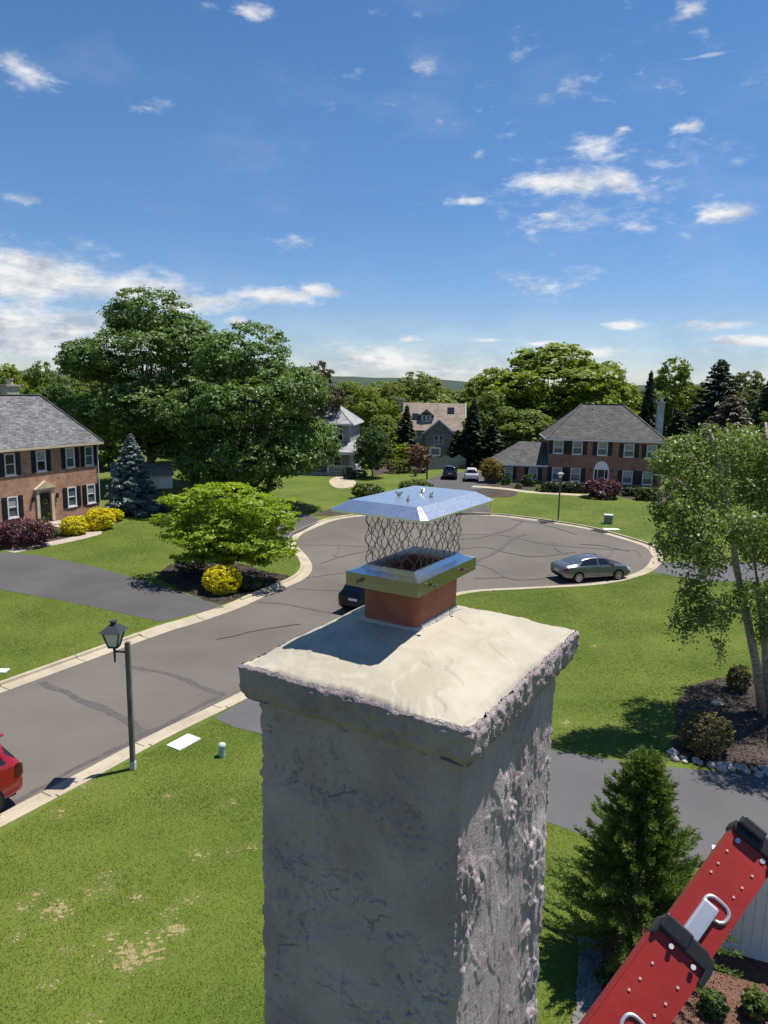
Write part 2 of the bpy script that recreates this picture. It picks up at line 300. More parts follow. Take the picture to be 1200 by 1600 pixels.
class MB:
    def __init__(s): s.v = []; s.f = []
    def add(s, v, f):
        o = len(s.v); s.v += [tuple(map(float, p)) for p in v]; s.f += [tuple(i+o for i in q) for q in f]; return s
    def box(s, x0, x1, y0, y1, z0, z1):
        return s.add([(x0, y0, z0), (x1, y0, z0), (x1, y1, z0), (x0, y1, z0), (x0, y0, z1), (x1, y0, z1), (x1, y1, z1), (x0, y1, z1)],
                     [(0, 3, 2, 1), (4, 5, 6, 7), (0, 1, 5, 4), (1, 2, 6, 5), (2, 3, 7, 6), (3, 0, 4, 7)])
    def bar(s, a, b, w, h=None, up=(0, 0, 1)):
        a = Vector(a); b = Vector(b); d = (b-a).normalized(); up = Vector(up)
        if abs(d.dot(up)) > .99: up = Vector((0, 1, 0))
        x = d.cross(up).normalized(); y = x.cross(d); h = h or w; v = []
        for p in (a, b):
            for sx, sy in ((-1, -1), (1, -1), (1, 1), (-1, 1)): v.append(p + x*sx*w/2 + y*sy*h/2)
        return s.add(v, [(0, 1, 2, 3), (7, 6, 5, 4), (0, 4, 5, 1), (1, 5, 6, 2), (2, 6, 7, 3), (3, 7, 4, 0)])
    def tube(s, pts, rad, n=8, cap=True):
        pts = [Vector(p) for p in pts]; rad = rad if hasattr(rad, '__len__') else [rad]*len(pts); v = []; f = []
        for i, p in enumerate(pts):
            d = (pts[min(i+1, len(pts)-1)] - pts[max(i-1, 0)]).normalized()
            x = d.cross(Vector((0, 0, 1)) if abs(d.z) < .95 else Vector((0, 1, 0))).normalized(); y = d.cross(x)
            for k in range(n): a = 2*PI*k/n; v.append(p + (x*math.cos(a) + y*math.sin(a))*rad[i])
        for i in range(len(pts)-1):
            for k in range(n): f.append((i*n+k, i*n+(k+1) % n, (i+1)*n+(k+1) % n, (i+1)*n+k))
        if cap: f.append(tuple(range(n))[::-1]); f.append(tuple((len(pts)-1)*n+k for k in range(n)))
        return s.add(v, f)
    def prism(s, poly, z0, z1):
        n = len(poly); return s.add([(x, y, z0) for x, y in poly] + [(x, y, z1) for x, y in poly],
            [tuple(range(n))[::-1], tuple(range(n, 2*n))] + [(i, (i+1) % n, n+(i+1) % n, n+i) for i in range(n)])
    def xf(s, M): s.v = [tuple(M @ Vector(p)) for p in s.v]; return s
    def build(s, name, m, parent=None, smooth=False, bevel=0.0, seg=2):
        if bevel:
            bm = bmesh.new(); vs_ = [bm.verts.new(p) for p in s.v]
            for q in s.f:
                try: bm.faces.new([vs_[i] for i in q])
                except ValueError: pass
            bmesh.ops.recalc_face_normals(bm, faces=bm.faces[:])
            bmesh.ops.bevel(bm, geom=bm.edges[:], offset=bevel, segments=seg, affect='EDGES', profile=.6, clamp_overlap=True)
            me = bpy.data.meshes.new(name); bm.to_mesh(me); bm.free(); me.materials.append(MATS[m])
            if smooth: me.polygons.foreach_set('use_smooth', [True]*len(me.polygons))
            return link(name, me, parent)
        return pym(name, s.v, s.f, m, parent, smooth)

def copy_tree(o, parent=None):
    c = o.copy(); COL.objects.link(c); c.parent = parent
    for ch in list(o.children): copy_tree(ch, c)
    return c

# value noise in numpy
def _hash(ix, iy, s):
    h = (ix.astype(np.int64)*374761393 + iy.astype(np.int64)*668265263 + s*1274126177) & 0xffffffff
    h = ((h ^ (h >> 13))*1274126177) & 0xffffffff
    return ((h ^ (h >> 16)) & 0xffff)/65535.0
def vnoise(x, y, s=0):
    ix = np.floor(x); iy = np.floor(y); fx = x-ix; fy = y-iy; fx = fx*fx*(3-2*fx); fy = fy*fy*(3-2*fy)
    a = _hash(ix, iy, s); b = _hash(ix+1, iy, s); c = _hash(ix, iy+1, s); d = _hash(ix+1, iy+1, s)
    return (a*(1-fx)+b*fx)*(1-fy) + (c*(1-fx)+d*fx)*fy
def fbm(x, y, s=0, o=4, r=.5):
    t = 0; a = 1; n = 0
    for k in range(o): t = t + a*vnoise(x*2**k, y*2**k, s+k*17); n += a; a *= r
    return t/n
def sstep(a, b, x): t = np.clip((x-a)/(b-a), 0, 1); return t*t*(3-2*t)
def catmull(P, n=8, closed=False):
    P = [np.array(p, float) for p in P]; out = []
    for i in range(len(P)-1):
        p0 = P[max(i-1, 0)]; p1 = P[i]; p2 = P[i+1]; p3 = P[min(i+2, len(P)-1)]
        for k in range(n):
            t = k/n; out.append(.5*((2*p1) + (p2-p0)*t + (2*p0-5*p1+4*p2-p3)*t*t + (3*p1-p0-3*p2+p3)*t**3))
    out.append(P[-1]); return np.array(out)
def resample(P, step):
    d = np.r_[0, np.cumsum(np.linalg.norm(np.diff(P, axis=0), axis=1))]; n = max(2, int(round(d[-1]/step))+1); t = np.linspace(0, d[-1], n)
    return np.stack([np.interp(t, d, P[:, i]) for i in range(P.shape[1])], 1)
def inside(poly, P):
    x, y = P[:, 0], P[:, 1]; r = np.zeros(len(P), bool); n = len(poly)
    for i in range(n):
        x0, y0 = poly[i][:2]; x1, y1 = poly[(i+1) % n][:2]
        if y0 == y1: continue
        c = ((y0 > y) != (y1 > y)) & (x < (x1-x0)*(y-y0)/(y1-y0)+x0); r ^= c
    return r
def px(pts, z=.1): return np.array([g(x, y, z)[:2] for x, y in pts])

# ------------------------------------------------------------------ setting: street, kerb, lawns, drives
ZL = .10
kerb_px = [(115,1024),(245,978),(280,968),(350,945),(407,921),(455,901),(469,886),(465,871),(450,853),(447,845),(456,832),(487,818),(510,810),(545,804),(600,800),(680,799),
           (770,802),(820,807),(870,814),(924,823),(980,838),(1020,851),(1034,862),(1036,873),(1024,889),(990,903),(932,914),(830,920),(725,928)]
near_px = [(388,1090),(266,1150),(154,1211),(0,1293)]
KP = px(kerb_px, .11); NP_ = px(near_px, .11)
d0 = KP[0]-KP[1]; d0 /= np.linalg.norm(d0); d1 = NP_[-1]-NP_[0]; d1 /= np.linalg.norm(d1)
mid = KP[-1] + (NP_[0]-KP[-1])*np.array([[.35], [.7]]) + np.array([[-.5, .55], [-.25, .2]])
path = np.vstack([[KP[0]+d0*45], [KP[0]+d0*20], [KP[0]+d0*6], KP, mid, NP_, [NP_[-1]+d1*8], [NP_[-1]+d1*20], [NP_[-1]+d1*45]])
KC = resample(catmull(path, 8), .5)
street = pym('street', [(x, y, 0) for x, y in KC], [tuple(range(len(KC)))], 'asphalt'); props(street, kind='structure')
if street.data.polygons[0].normal.z < 0: street.data.flip_normals()

def ground_sheet():
    bm = bmesh.new(); S = 3500
    outer = [bm.verts.new((x, y, ZL)) for x, y in ((-S, -300), (S, -300), (S, 5000), (-S, 5000))]
    inner = [bm.verts.new((x, y, ZL)) for x, y in KC]
    es = [bm.edges.new((l[i], l[(i+1) % len(l)])) for l in (outer, inner) for i in range(len(l))]
    bmesh.ops.triangle_fill(bm, use_beauty=True, use_dissolve=False, edges=es)
    bmesh.ops.recalc_face_normals(bm, faces=bm.faces[:])
    me = bpy.data.meshes.new('ground'); bm.to_mesh(me); bm.free(); me.materials.append(MATS['lawn'])
    if me.polygons[0].normal.z < 0: me.flip_normals()
    o = link('ground', me); props(o, kind='structure'); return o
ground = ground_sheet()

def sheet(name, pts, m, z, parent=None, smooth_n=0, kind='structure', wob=0.0):
    P = np.array(pts, float)
    if smooth_n:
        Q = catmull(np.vstack([P, P[:1]]), smooth_n)[:-1]
    else: Q = P
    if wob: Q = Q + rng.normal(0, wob, Q.shape)
    o = pym(name, [(x, y, z) for x, y in Q], [tuple(range(len(Q)))], m, parent)
    if o.data.polygons[0].normal.z < 0: o.data.flip_normals()
    if kind and parent is None: props(o, kind=kind)
    return o, Q
def band(center, w):
    C = catmull(center, 8); T = np.gradient(C, axis=0); T /= np.linalg.norm(T, axis=1)[:, None]; Nn = np.stack([-T[:, 1], T[:, 0]], 1)
    w = np.asarray(w, float)
    if w.ndim == 0: w = np.full(len(C), float(w))
    return np.vstack([C+Nn*w[:, None]/2, (C-Nn*w[:, None]/2)[::-1]])

drive_left, DL = sheet('driveway', px([(252,972),(130,945),(0,921),(-160,893),(-160,834),(0,863),(60,867),(150,886),(230,909),(300,931),(350,948)]), 'drive_asphalt', .106)
drive_shade, DS = sheet('driveway', px([(449,851),(458,835),(503,813),(480,804),(440,798),(380,791),(300,786),(300,797),(380,806),(425,822)]), 'drive_asphalt', .106)
drive_far, DF = sheet('driveway', px([(690,739),(666,752),(682,768),(700,802),(768,803),(748,769),(768,756),(800,749),(800,742),(740,737)]), 'drive_asphalt', .106)
drive_right, DR = sheet('driveway', px([(1035,878),(1100,878),(1340,880),(1340,912),(1100,908),(1020,894)]), 'near_asphalt', .106)
drive_near, DN = sheet('driveway', px([(399,1085),(520,1103),(640,1124),(862,1172),(1000,1195),(1200,1212),(1400,1230),(1400,1440),(1060,1348),(905,1303),(862,1287),(640,1215),(470,1164),(408,1146),(368,1137),(334,1122)]), 'near_asphalt', .106)
walk_left, WL = sheet('walkway', band(px([(14,862),(55,854),(92,847),(128,839),(146,833),(132,827),(104,822),(82,819)]), 1.1), 'walk_pavers', .110)
walk_right, WR = sheet('walkway', band(px([(738,760),(780,763),(830,769),(880,772),(925,774),(938,768),(938,760)]), 1.3), 'concrete', .110)
walk_porch, WP = sheet('walkway', px([(530,743),(545,748),(556,753),(552,760),(535,763),(520,760),(515,750)]), 'concrete', .110, smooth_n=5)
bed_dog, BD = sheet('mulch_bed', px([(245,903),(262,885),(300,878),(370,880),(420,895),(452,901),(408,920),(352,942),(330,940),(290,925)]), 'mulch', .112, smooth_n=6, wob=.03)
bed_lh, BL = sheet('mulch_bed', px([(-60,866),(20,857),(60,850),(100,842),(140,829),(185,818),(190,806),(160,801),(120,806),(60,818),(0,832),(-60,845)]), 'mulch', .108, smooth_n=5, wob=.03)
bed_birch, BB = sheet('mulch_bed', px([(1048,1182),(1054,1150),(1057,1105),(1075,1076),(1112,1063),(1200,1052),(1360,1050),(1360,1218),(1200,1207),(1120,1199)]), 'mulch', .112, smooth_n=6, wob=.03)
bed_rh, BR = sheet('mulch_bed', px([(752,764),(800,766),(860,766),(940,770),(985,780),(1045,784),(1045,768),(985,760),(900,757),(800,755),(765,757)]), 'mulch', .108, smooth_n=5)
bed_tree, BT = sheet('mulch_bed', px([(735,766),(770,764),(806,768),(800,776),(765,777),(735,772)]), 'mulch', .114, smooth_n=5)
bed_mid, BM = sheet('mulch_bed', px([(585,744),(620,737),(665,735),(690,728),(690,720),(620,720),(580,728)]), 'mulch', .108, smooth_n=5)
bed_near, BN = sheet('mulch_bed', px([(905,1600),(915,1480),(960,1440),(1100,1440),(1420,1480),(1420,1900),(1000,1900)]), 'red_mulch', .112, smooth_n=5)
bed_shade, BS = sheet('mulch_bed', px([(488,806),(515,796),(560,792),(560,801),(515,806)]), 'mulch', .114, smooth_n=5)

# kerb sections (each a casting of its own under the kerb), a lower rolled profile where a drive crosses
kerb = thing('kerb', None, None); props(kerb, kind='structure')
T = np.gradient(KC, axis=0); T /= np.linalg.norm(T, axis=1)[:, None]; IN = np.stack([-T[:, 1], T[:, 0]], 1)
_s = KC[len(KC)//2] + IN[len(KC)//2]*.5
if not inside(KC, _s[None])[0]: IN = -IN
full = [(-.005, -.05), (-.005, .118), (.02, .13), (.125, .13), (.15, .118), (.175, .03), (.20, .018), (.68, .010), (.68, -.05)]
roll = [(-.005, -.05), (-.005, .104), (.06, .108), (.20, .07), (.30, .03), (.36, .022), (.45, .016), (.70, .010), (.70, -.05)]
drv = [DL, DS, DF, DR, DN]
def kerb_piece(i0, i1, prof):
    idx = np.arange(i0, i1+1); v = []; f = []; n = len(prof)
    for k, i in enumerate(idx):
        c = KC[i].copy()
        if k == 0: c = c + T[i]*.018
        if k == len(idx)-1: c = c - T[i]*.018
        for (o, z) in prof: p = c + IN[i]*o; v.append((p[0], p[1], z))
    for k in range(len(idx)-1):
        for j in range(n-1): a = k*n+j; f.append((a, a+1, a+n+1, a+n))
    f.append(tuple(range(n))); f.append(tuple((len(idx)-1)*n+j for j in range(n))[::-1])
    o = pym('kerb_section', v, f, 'concrete', kerb); return o
i = 0
while i < len(KC)-1:
    j = min(i+6, len(KC)-1); c = KC[(i+j)//2] - IN[(i+j)//2]*.6
    isd = any(inside(D, c[None])[0] for D in drv)
    kerb_piece(i, j, roll if isd else full); i = j

# dark sealed cracks on the street
def ribbon(pts, w, m, z=.004, name='crack_seal', parent=None, wig=.05):
    C = resample(catmull(px(pts, 0), 10), .25); n = len(C); C = C + np.stack([fbm(np.arange(n)*.35, np.full(n, 1.+w*90), 3)-.5, fbm(np.arange(n)*.35, np.full(n, 7.+w*50), 9)-.5], 1)*wig*6
    t = np.gradient(C, axis=0); t /= np.linalg.norm(t, axis=1)[:, None]+1e-9; nn = np.stack([-t[:, 1], t[:, 0]], 1)
    ww = w*(.55+.9*fbm(np.arange(n)*.6, np.full(n, 3.), 21))[:, None]
    L_ = C+nn*ww/2; R_ = C-nn*ww/2; v = [(x, y, z) for x, y in L_] + [(x, y, z) for x, y in R_]
    o = pym(name, v, [(k+1, k, n+k, n+k+1) for k in range(n-1)], m, parent); 
    if o.data.polygons[0].normal.z < 0: o.data.flip_normals()
    return o
for pts, w, m in [([(64,1066),(110,1085),(170,1115),(220,1140),(250,1150)], .30, 'tar'), ([(195,1040),(270,1055),(320,1075),(350,1083)], .24, 'tar'),
                  ([(214,1154),(260,1130),(310,1104),(350,1083)], .20, 'tar'), ([(14,1258),(60,1232),(110,1204),(214,1154)], .16, 'tar'), ([(213,1152),(232,1142),(262,1130),(285,1118)], .2, 'tar'),
                  ([(400,940),(450,945),(500,955),(540,962)], .18, 'tar'), ([(462,920),(520,923),(560,925)], .14, 'tar'), ([(478,903),(520,897),(580,892)], .15, 'tar'),
                  ([(480,852),(540,852),(600,856)], .12, 'tar_faint'), ([(528,852),(530,862),(520,868),(540,870)], .12, 'tar_faint'), ([(500,880),(540,868),(580,860)], .15, 'tar'),
                  ([(705,845),(760,838),(800,825),(815,815)], .22, 'tar'), ([(700,836),(780,836),(850,850),(930,857),(990,860),(1000,868)], .14, 'tar_faint'),
                  ([(740,880),(765,868),(790,852),(800,842),(822,835)], .26, 'tar'), ([(725,875),(770,890),(800,905),(850,903)], .2, 'tar_faint'), ([(742,905),(790,903),(840,905),(858,897)], .22, 'tar_faint'),
                  ([(865,848),(868,858),(885,866)], .16, 'tar'), ([(720,858),(760,856),(830,870),(900,862)], .12, 'tar_faint'), ([(958,855),(955,866),(945,872)], .1, 'tar_faint'),
                  ([(800,812),(850,820),(900,835)], .12, 'tar_faint'), ([(905,850),(940,853),(985,862)], .18, 'tar_faint'), ([(590,815),(650,818),(700,822)], .15, 'tar_faint'), ([(340,1000),(400,985),(470,975)], .08, 'tar_faint')]:
    ribbon(pts, w, m, z=.004+.0011*len(street.children), parent=street)
ribbon([(210,945),(240,936),(262,925),(300,925)], .12, 'tar', z=.110, parent=drive_left)

# dead patches in the near lawn
patches = [(90,1424,.62),(214,1490,.95),(272,1452,.45),(105,1485,.32),(76,1538,.35),(310,1336,.45),(155,1392,.5),(165,1368,.32),(214,1404,.32),(300,1404,.4),(265,1428,.4),(30,1420,.4),(28,1460,.35),(60,1398,.4),(170,1465,.4),(135,1226,.4),(90,1270,.45),(360,1255,.35),(395,1325,.35),(260,1246,.3),(140,1600,.4),(365,1330,.4),(885,1130,.55),(930,1010,.5)]
PATCH = []
for k, (x, y, r_) in enumerate(patches):
    c = g(x, y, ZL)[:2]; PATCH.append((c, r_))
dv, df = [], []
for k, (c, r_) in enumerate(PATCH):               # frayed scraps of dead turf rather than one clean outline
    for q in range(int(16+60*r_) if k < 3 else int(6+18*r_)):
        o_ = rng.normal(0, .30*r_, 2)*(1.25, .8); rr_ = rng.uniform(.015, .085)*(.4+r_)*max(.25, 1-np.linalg.norm(o_)/(r_*.9)); b0 = len(dv); th = rng.uniform(0, 6.3)
        for w_ in range(9): a = th+2*PI*w_/9; e = rr_*rng.uniform(.45, 1.2); dv.append((c[0]+o_[0]+math.cos(a)*e*1.3, c[1]+o_[1]+math.sin(a)*e, .1042+.0004*q/30+.00005*k))
        df.append(tuple(range(b0, b0+9)))
o = pym('dead_grass', dv, df, 'straw', ground); props(o, kind='stuff')

# grass blades on the lawns that are close enough to show them
def blades(name, poly, dens, h, w, holes=(), m='blade', dry=False):
    poly = np.asarray(poly); lo = poly.min(0); hi = poly.max(0); n = int((hi-lo).prod()*dens)
    P = rng.uniform(lo, hi, (n, 2)); keep = inside(poly, P) & ~inside(KC, P)
    for q in holes: keep &= ~inside(q, P)
    keep &= rng.random(n) < (.35 + .9*fbm(P[:, 0]*.9, P[:, 1]*.9, 4))
    pd = np.zeros(n)
    for c, r_ in PATCH:
        d = np.linalg.norm(P-c, axis=1)/(r_*.62); pd = np.maximum(pd, sstep(1.5, .35, d + (fbm(P[:, 0]*5, P[:, 1]*5, 2)-.5)*1.5))
    isdry = rng.random(n) < np.maximum(pd*.95, .05*sstep(.45, .7, fbm(P[:, 0]*.5, P[:, 1]*.5, 12)))
    keep &= (isdry if dry else ~isdry)
    P = P[keep]; n = len(P)
    a = rng.uniform(0, 2*PI, n); hh = h*(.5+.9*fbm(P[:, 0]*.6, P[:, 1]*.6, 8))*rng.uniform(.6, 1.3, n)*(.6 if dry else 1); lean = rng.normal(0, .55, (n, 2))*hh[:, None]
    wx = np.cos(a)*w*.5; wy = np.sin(a)*w*.5; V = np.empty((n, 3, 3)); V[:, 0] = np.stack([P[:, 0]-wx, P[:, 1]-wy, np.full(n, ZL)], 1); V[:, 1] = np.stack([P[:, 0]+wx, P[:, 1]+wy, np.full(n, ZL)], 1)
    V[:, 2] = np.stack([P[:, 0]+lean[:, 0], P[:, 1]+lean[:, 1], ZL+hh], 1)
    me = npmesh(name, V.reshape(-1, 3), np.arange(n*3).reshape(-1, 3), m); o = link(name, me); return o
hol = [DL, DN, BD, BB, BN, DR, WL, BL, DS]
A1 = px([(-40,1330),(150,1215),(330,1126),(440,1150),(640,1210),(640,1700),(-40,1700)])
o = blades('grass', A1, 1000, .036, .015, hol); props(o, 'short mown grass of the near lawn left of the stucco chimney', 'grass', kind='stuff')
o = blades('dry_grass', A1, 1000, .05, .02, hol, 'blade_dry', True); props(o, 'straw coloured dead patches in the near lawn', 'grass', kind='stuff')
A2 = px([(700,926),(830,918),(930,912),(990,902),(1060,890),(1250,905),(1250,1215),(862,1173),(640,1124),(560,1020)])
o = blades('grass', A2, 800, .036, .014, hol); props(o, 'mown grass of the lawn between the sedan and the near driveway', 'grass', kind='stuff')
A3 = px([(640,1210),(862,1288),(960,1318),(960,1460),(905,1700),(640,1700)])
o = blades('grass', A3, 1000, .036, .015, hol); props(o, 'strip of mown grass between chimney and cypress', 'grass', kind='stuff')
A4 = px([(-60,908),(0,921),(130,945),(252,972),(115,1028),(-60,1090)])
o = blades('grass', A4, 700, .036, .015, hol); props(o, 'mown grass along the kerb left of the asphalt driveway', 'grass', kind='stuff')
A5 = px([(60,867),(150,834),(240,800),(430,800),(470,880),(452,902),(350,946),(300,930),(230,908)])
o = blades('grass', A5, 260, .04, .02, hol); props(o, 'mown grass in front of the brick house with blue spruce', 'grass', kind='stuff')
A6 = px([(772,801),(870,812),(980,836),(1034,858),(1100,872),(1100,785),(930,776),(800,777),(770,780)])
o = blades('grass', A6, 110, .04, .028, [DF, BR, WR, BT]); props(o, 'bright mown grass in front of the hip roofed brick house', 'grass', kind='stuff')

# far wooded hills
def hills():
    v = []; f = []; n = 160; ys = [420, 700, 1000, 1500]
    for j, Y in enumerate(ys):
        for i in range(n+1):
            X = -1800+3600*i/n; h = [0.0, 8, 19, 24][j]; h = h*(.55+.9*fbm(np.array([X*.004+j*9]), np.array([j*3.]), 3)[0]) + (0 if j == 0 else 2.2*fbm(np.array([X*.06]), np.array([j*5.]), 6)[0])
            v.append((X, Y, ZL-.3 if j == 0 else h))
    for j in range(len(ys)-1):
        for i in range(n): a = j*(n+1)+i; f.append((a, a+1, a+n+2, a+n+1))
    two_scale('far_wood', [(.030, .050, .034), (.050, .075, .045), (.02, .038, .03)], .02, .15, bump=.6, bs=.25, amt=.8)
    o = pym('hills', v, f, 'far_wood', smooth=True); props(o, kind='structure')
hills()

# ------------------------------------------------------------------ chimney
two_scale('stucco', [(.28, .222, .240), (.41, .342, .358), (.51, .452, .455)], 2.6, 60, bump=.4, bs=150, amt=.3, rough=.95)
two_scale('stucco_edge', [(.27, .22, .23), (.37, .31, .312), (.46, .41, .40)], 4, 30, bump=.6, bs=130, amt=.35, rough=.95)
two_scale('crown_wash', [(.33, .295, .222), (.405, .365, .283), (.46, .42, .34)], 3.2, 9, bump=.14, bs=22, amt=.5, rough=.62, spec=.45)
two_scale('terracotta', [(.25, .075, .042), (.32, .10, .058), (.38, .20, .145)], 5, 22, bump=.25, bs=90, amt=.4, rough=.7, spec=.35)
mat('mortar', (.34, .32, .29), .9, (.50, .47, .43), 14, bump=.6)
mat('soot', (.03, .022, .019), .95, (.09, .045, .03), 7)
def steel(name, base, rough, br=.5):
    m = mat(name, base, rough, metal=1.0, col2=tuple(min(1, c*1.10) for c in base), scale=7)
    N = m.node_tree.nodes; L = m.node_tree.links; p = N['Principled BSDF']; tc = N.new('ShaderNodeTexCoord'); n = N.new('ShaderNodeTexNoise'); n.inputs['Scale'].default_value = 300; n.inputs['Detail'].default_value = 3
    L.new(tc.outputs['Object'], n.inputs['Vector']); r = N.new('ShaderNodeMapRange'); r.inputs['From Min'].default_value = .3; r.inputs['From Max'].default_value = .7
    r.inputs['To Min'].default_value = rough*.8; r.inputs['To Max'].default_value = rough*1.35; L.new(n.outputs['Fac'], r.inputs['Value']); L.new(r.outputs[0], p.inputs['Roughness'])
    return m
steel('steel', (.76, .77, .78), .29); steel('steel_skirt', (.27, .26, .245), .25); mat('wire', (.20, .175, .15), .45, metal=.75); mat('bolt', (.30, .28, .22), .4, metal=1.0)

F0 = g(735, 1140, 9.25); CTH = R(59)
chim = thing('chimney', 'grey stucco chimney with beige mortar crown and terracotta flue in the foreground', 'chimney', (F0[0], F0[1], ZL), CTH)
zo = -ZL                                            # parts are measured from the street level
LA, LB = 1.135, .955
def stucco_sheet(P0, U, V0, V1, Nn, du, relief, name, m):
    """vertical sheet from P0 along U (2d vec), between heights V0..V1, pushed out along Nn by relief(u,z)"""
    Lu = np.linalg.norm(U); U = np.array(U)/Lu; nu = max(2, int(Lu/du)); nv = max(2, int((V1-V0)/du)); u = np.linspace(0, Lu, nu+1); v = np.linspace(V0, V1, nv+1)
    uu, vv = np.meshgrid(u, v); h = relief(uu, vv); e = np.minimum(uu, Lu-uu); h = h*sstep(0, .035, e); cz = ((fbm(vv*28, vv*0+2.5, 301)-.5)*.016+(fbm(vv*90, vv*0+4.5, 302)-.5)*.010-.002)*np.exp(-(e/.016)**2); sg = np.where(uu < Lu/2, -1., 1.)
    X = P0[0]+U[0]*uu+Nn[0]*h+(Nn[0]+sg*U[0])*cz; Y = P0[1]+U[1]*uu+Nn[1]*h+(Nn[1]+sg*U[1])*cz; V = np.stack([X, Y, vv+zo], -1).reshape(-1, 3)
    ii = np.arange(nv*(nu+1)).reshape(nv, nu+1)[:, :-1].ravel(); Fc = np.stack([ii, ii+1, ii+nu+2, ii+nu+1], 1)
    me = npmesh(name, V, Fc, m, smooth=True); return link(name, me, chim)
def relief_rough(u, v):                             # torn, hanging flakes of render
    wob = (fbm(u*9, v*5, 31)-.5)*.10
    q = fbm(u*8+wob*8, v*3.4, 40, 3); fl = sstep(.485, .515, q); q2 = fbm(u*22+wob*14, v*8, 50, 3); f2 = sstep(.505, .54, q2)
    q3 = fbm(u*70, v*24, 60, 2); f3 = sstep(.54, .59, q3)
    calm = sstep(.40, .62, fbm(u*3.2, v*2.0, 70, 3)); calm2 = sstep(8.62, 9.02, v)*.45
    k = np.clip(1-.75*calm-calm2, .12, 1)
    tro = sstep(.56, .60, fbm((u*.8+v*.55)*9, (v*.8-u*.55)*3.2, 77, 2))       # slanted trowel drags
    return k*(.013*fl+.0095*f2+.003*f3+.002*fbm(u*150, v*70, 80, 2)) + .006*tro*(.3+.7*k) + .008*(fbm(u*3, v*2, 90)-.5) + .0015*fbm(u*120, v*110, 85, 2)
def relief_soft(u, v):                              # smoother, with scattered cracks and pock marks
    w1 = fbm(u*7, v*9, 11)*2.4; cr = np.abs(fbm(u*5+w1, v*7+w1*.7, 12, 3)-.5); reg = sstep(.50, .62, fbm(u*5, v*5, 14, 3)); crack = (1-sstep(.003, .013, cr))*reg
    pock = sstep(.66, .74, fbm(u*55, v*48, 16, 2))*sstep(.5, .62, fbm(u*6, v*6, 18))
    st = sstep(.5, .53, fbm(u*7+.3*w1, v*10, 19, 4))*.0045
    return .016*(fbm(u*2.5, v*2.2, 20)-.5) + .006*(fbm(u*16, v*14, 22)-.5) + st - .011*crack - .006*pock + .0015*fbm(u*110, v*110, 23, 2)
SA0, SA1, SB0, SB1 = .065, 1.045, .052, .913
ZT = 9.17
stucco_sheet((SA0, SB0), (SA1-SA0, 0), 6.6, ZT, (0, -1), .0045, relief_rough, 'shaft', 'stucco')
stucco_sheet((SA0, SB1), (0, SB0-SB1), 6.6, ZT, (-1, 0), .0045, relief_soft, 'shaft', 'stucco')
stucco_sheet((SA1, SB0), (0, SB1-SB0), 6.6, ZT, (1, 0), .009, relief_rough, 'shaft', 'stucco')
stucco_sheet((SA1, SB1), (SA0-SA1, 0), 6.6, ZT, (0, 1), .009, relief_soft, 'shaft', 'stucco')
MB().box(SA0, SA1, SB0, SB1, -.05, 6.61+zo).build('shaft', 'stucco', chim)

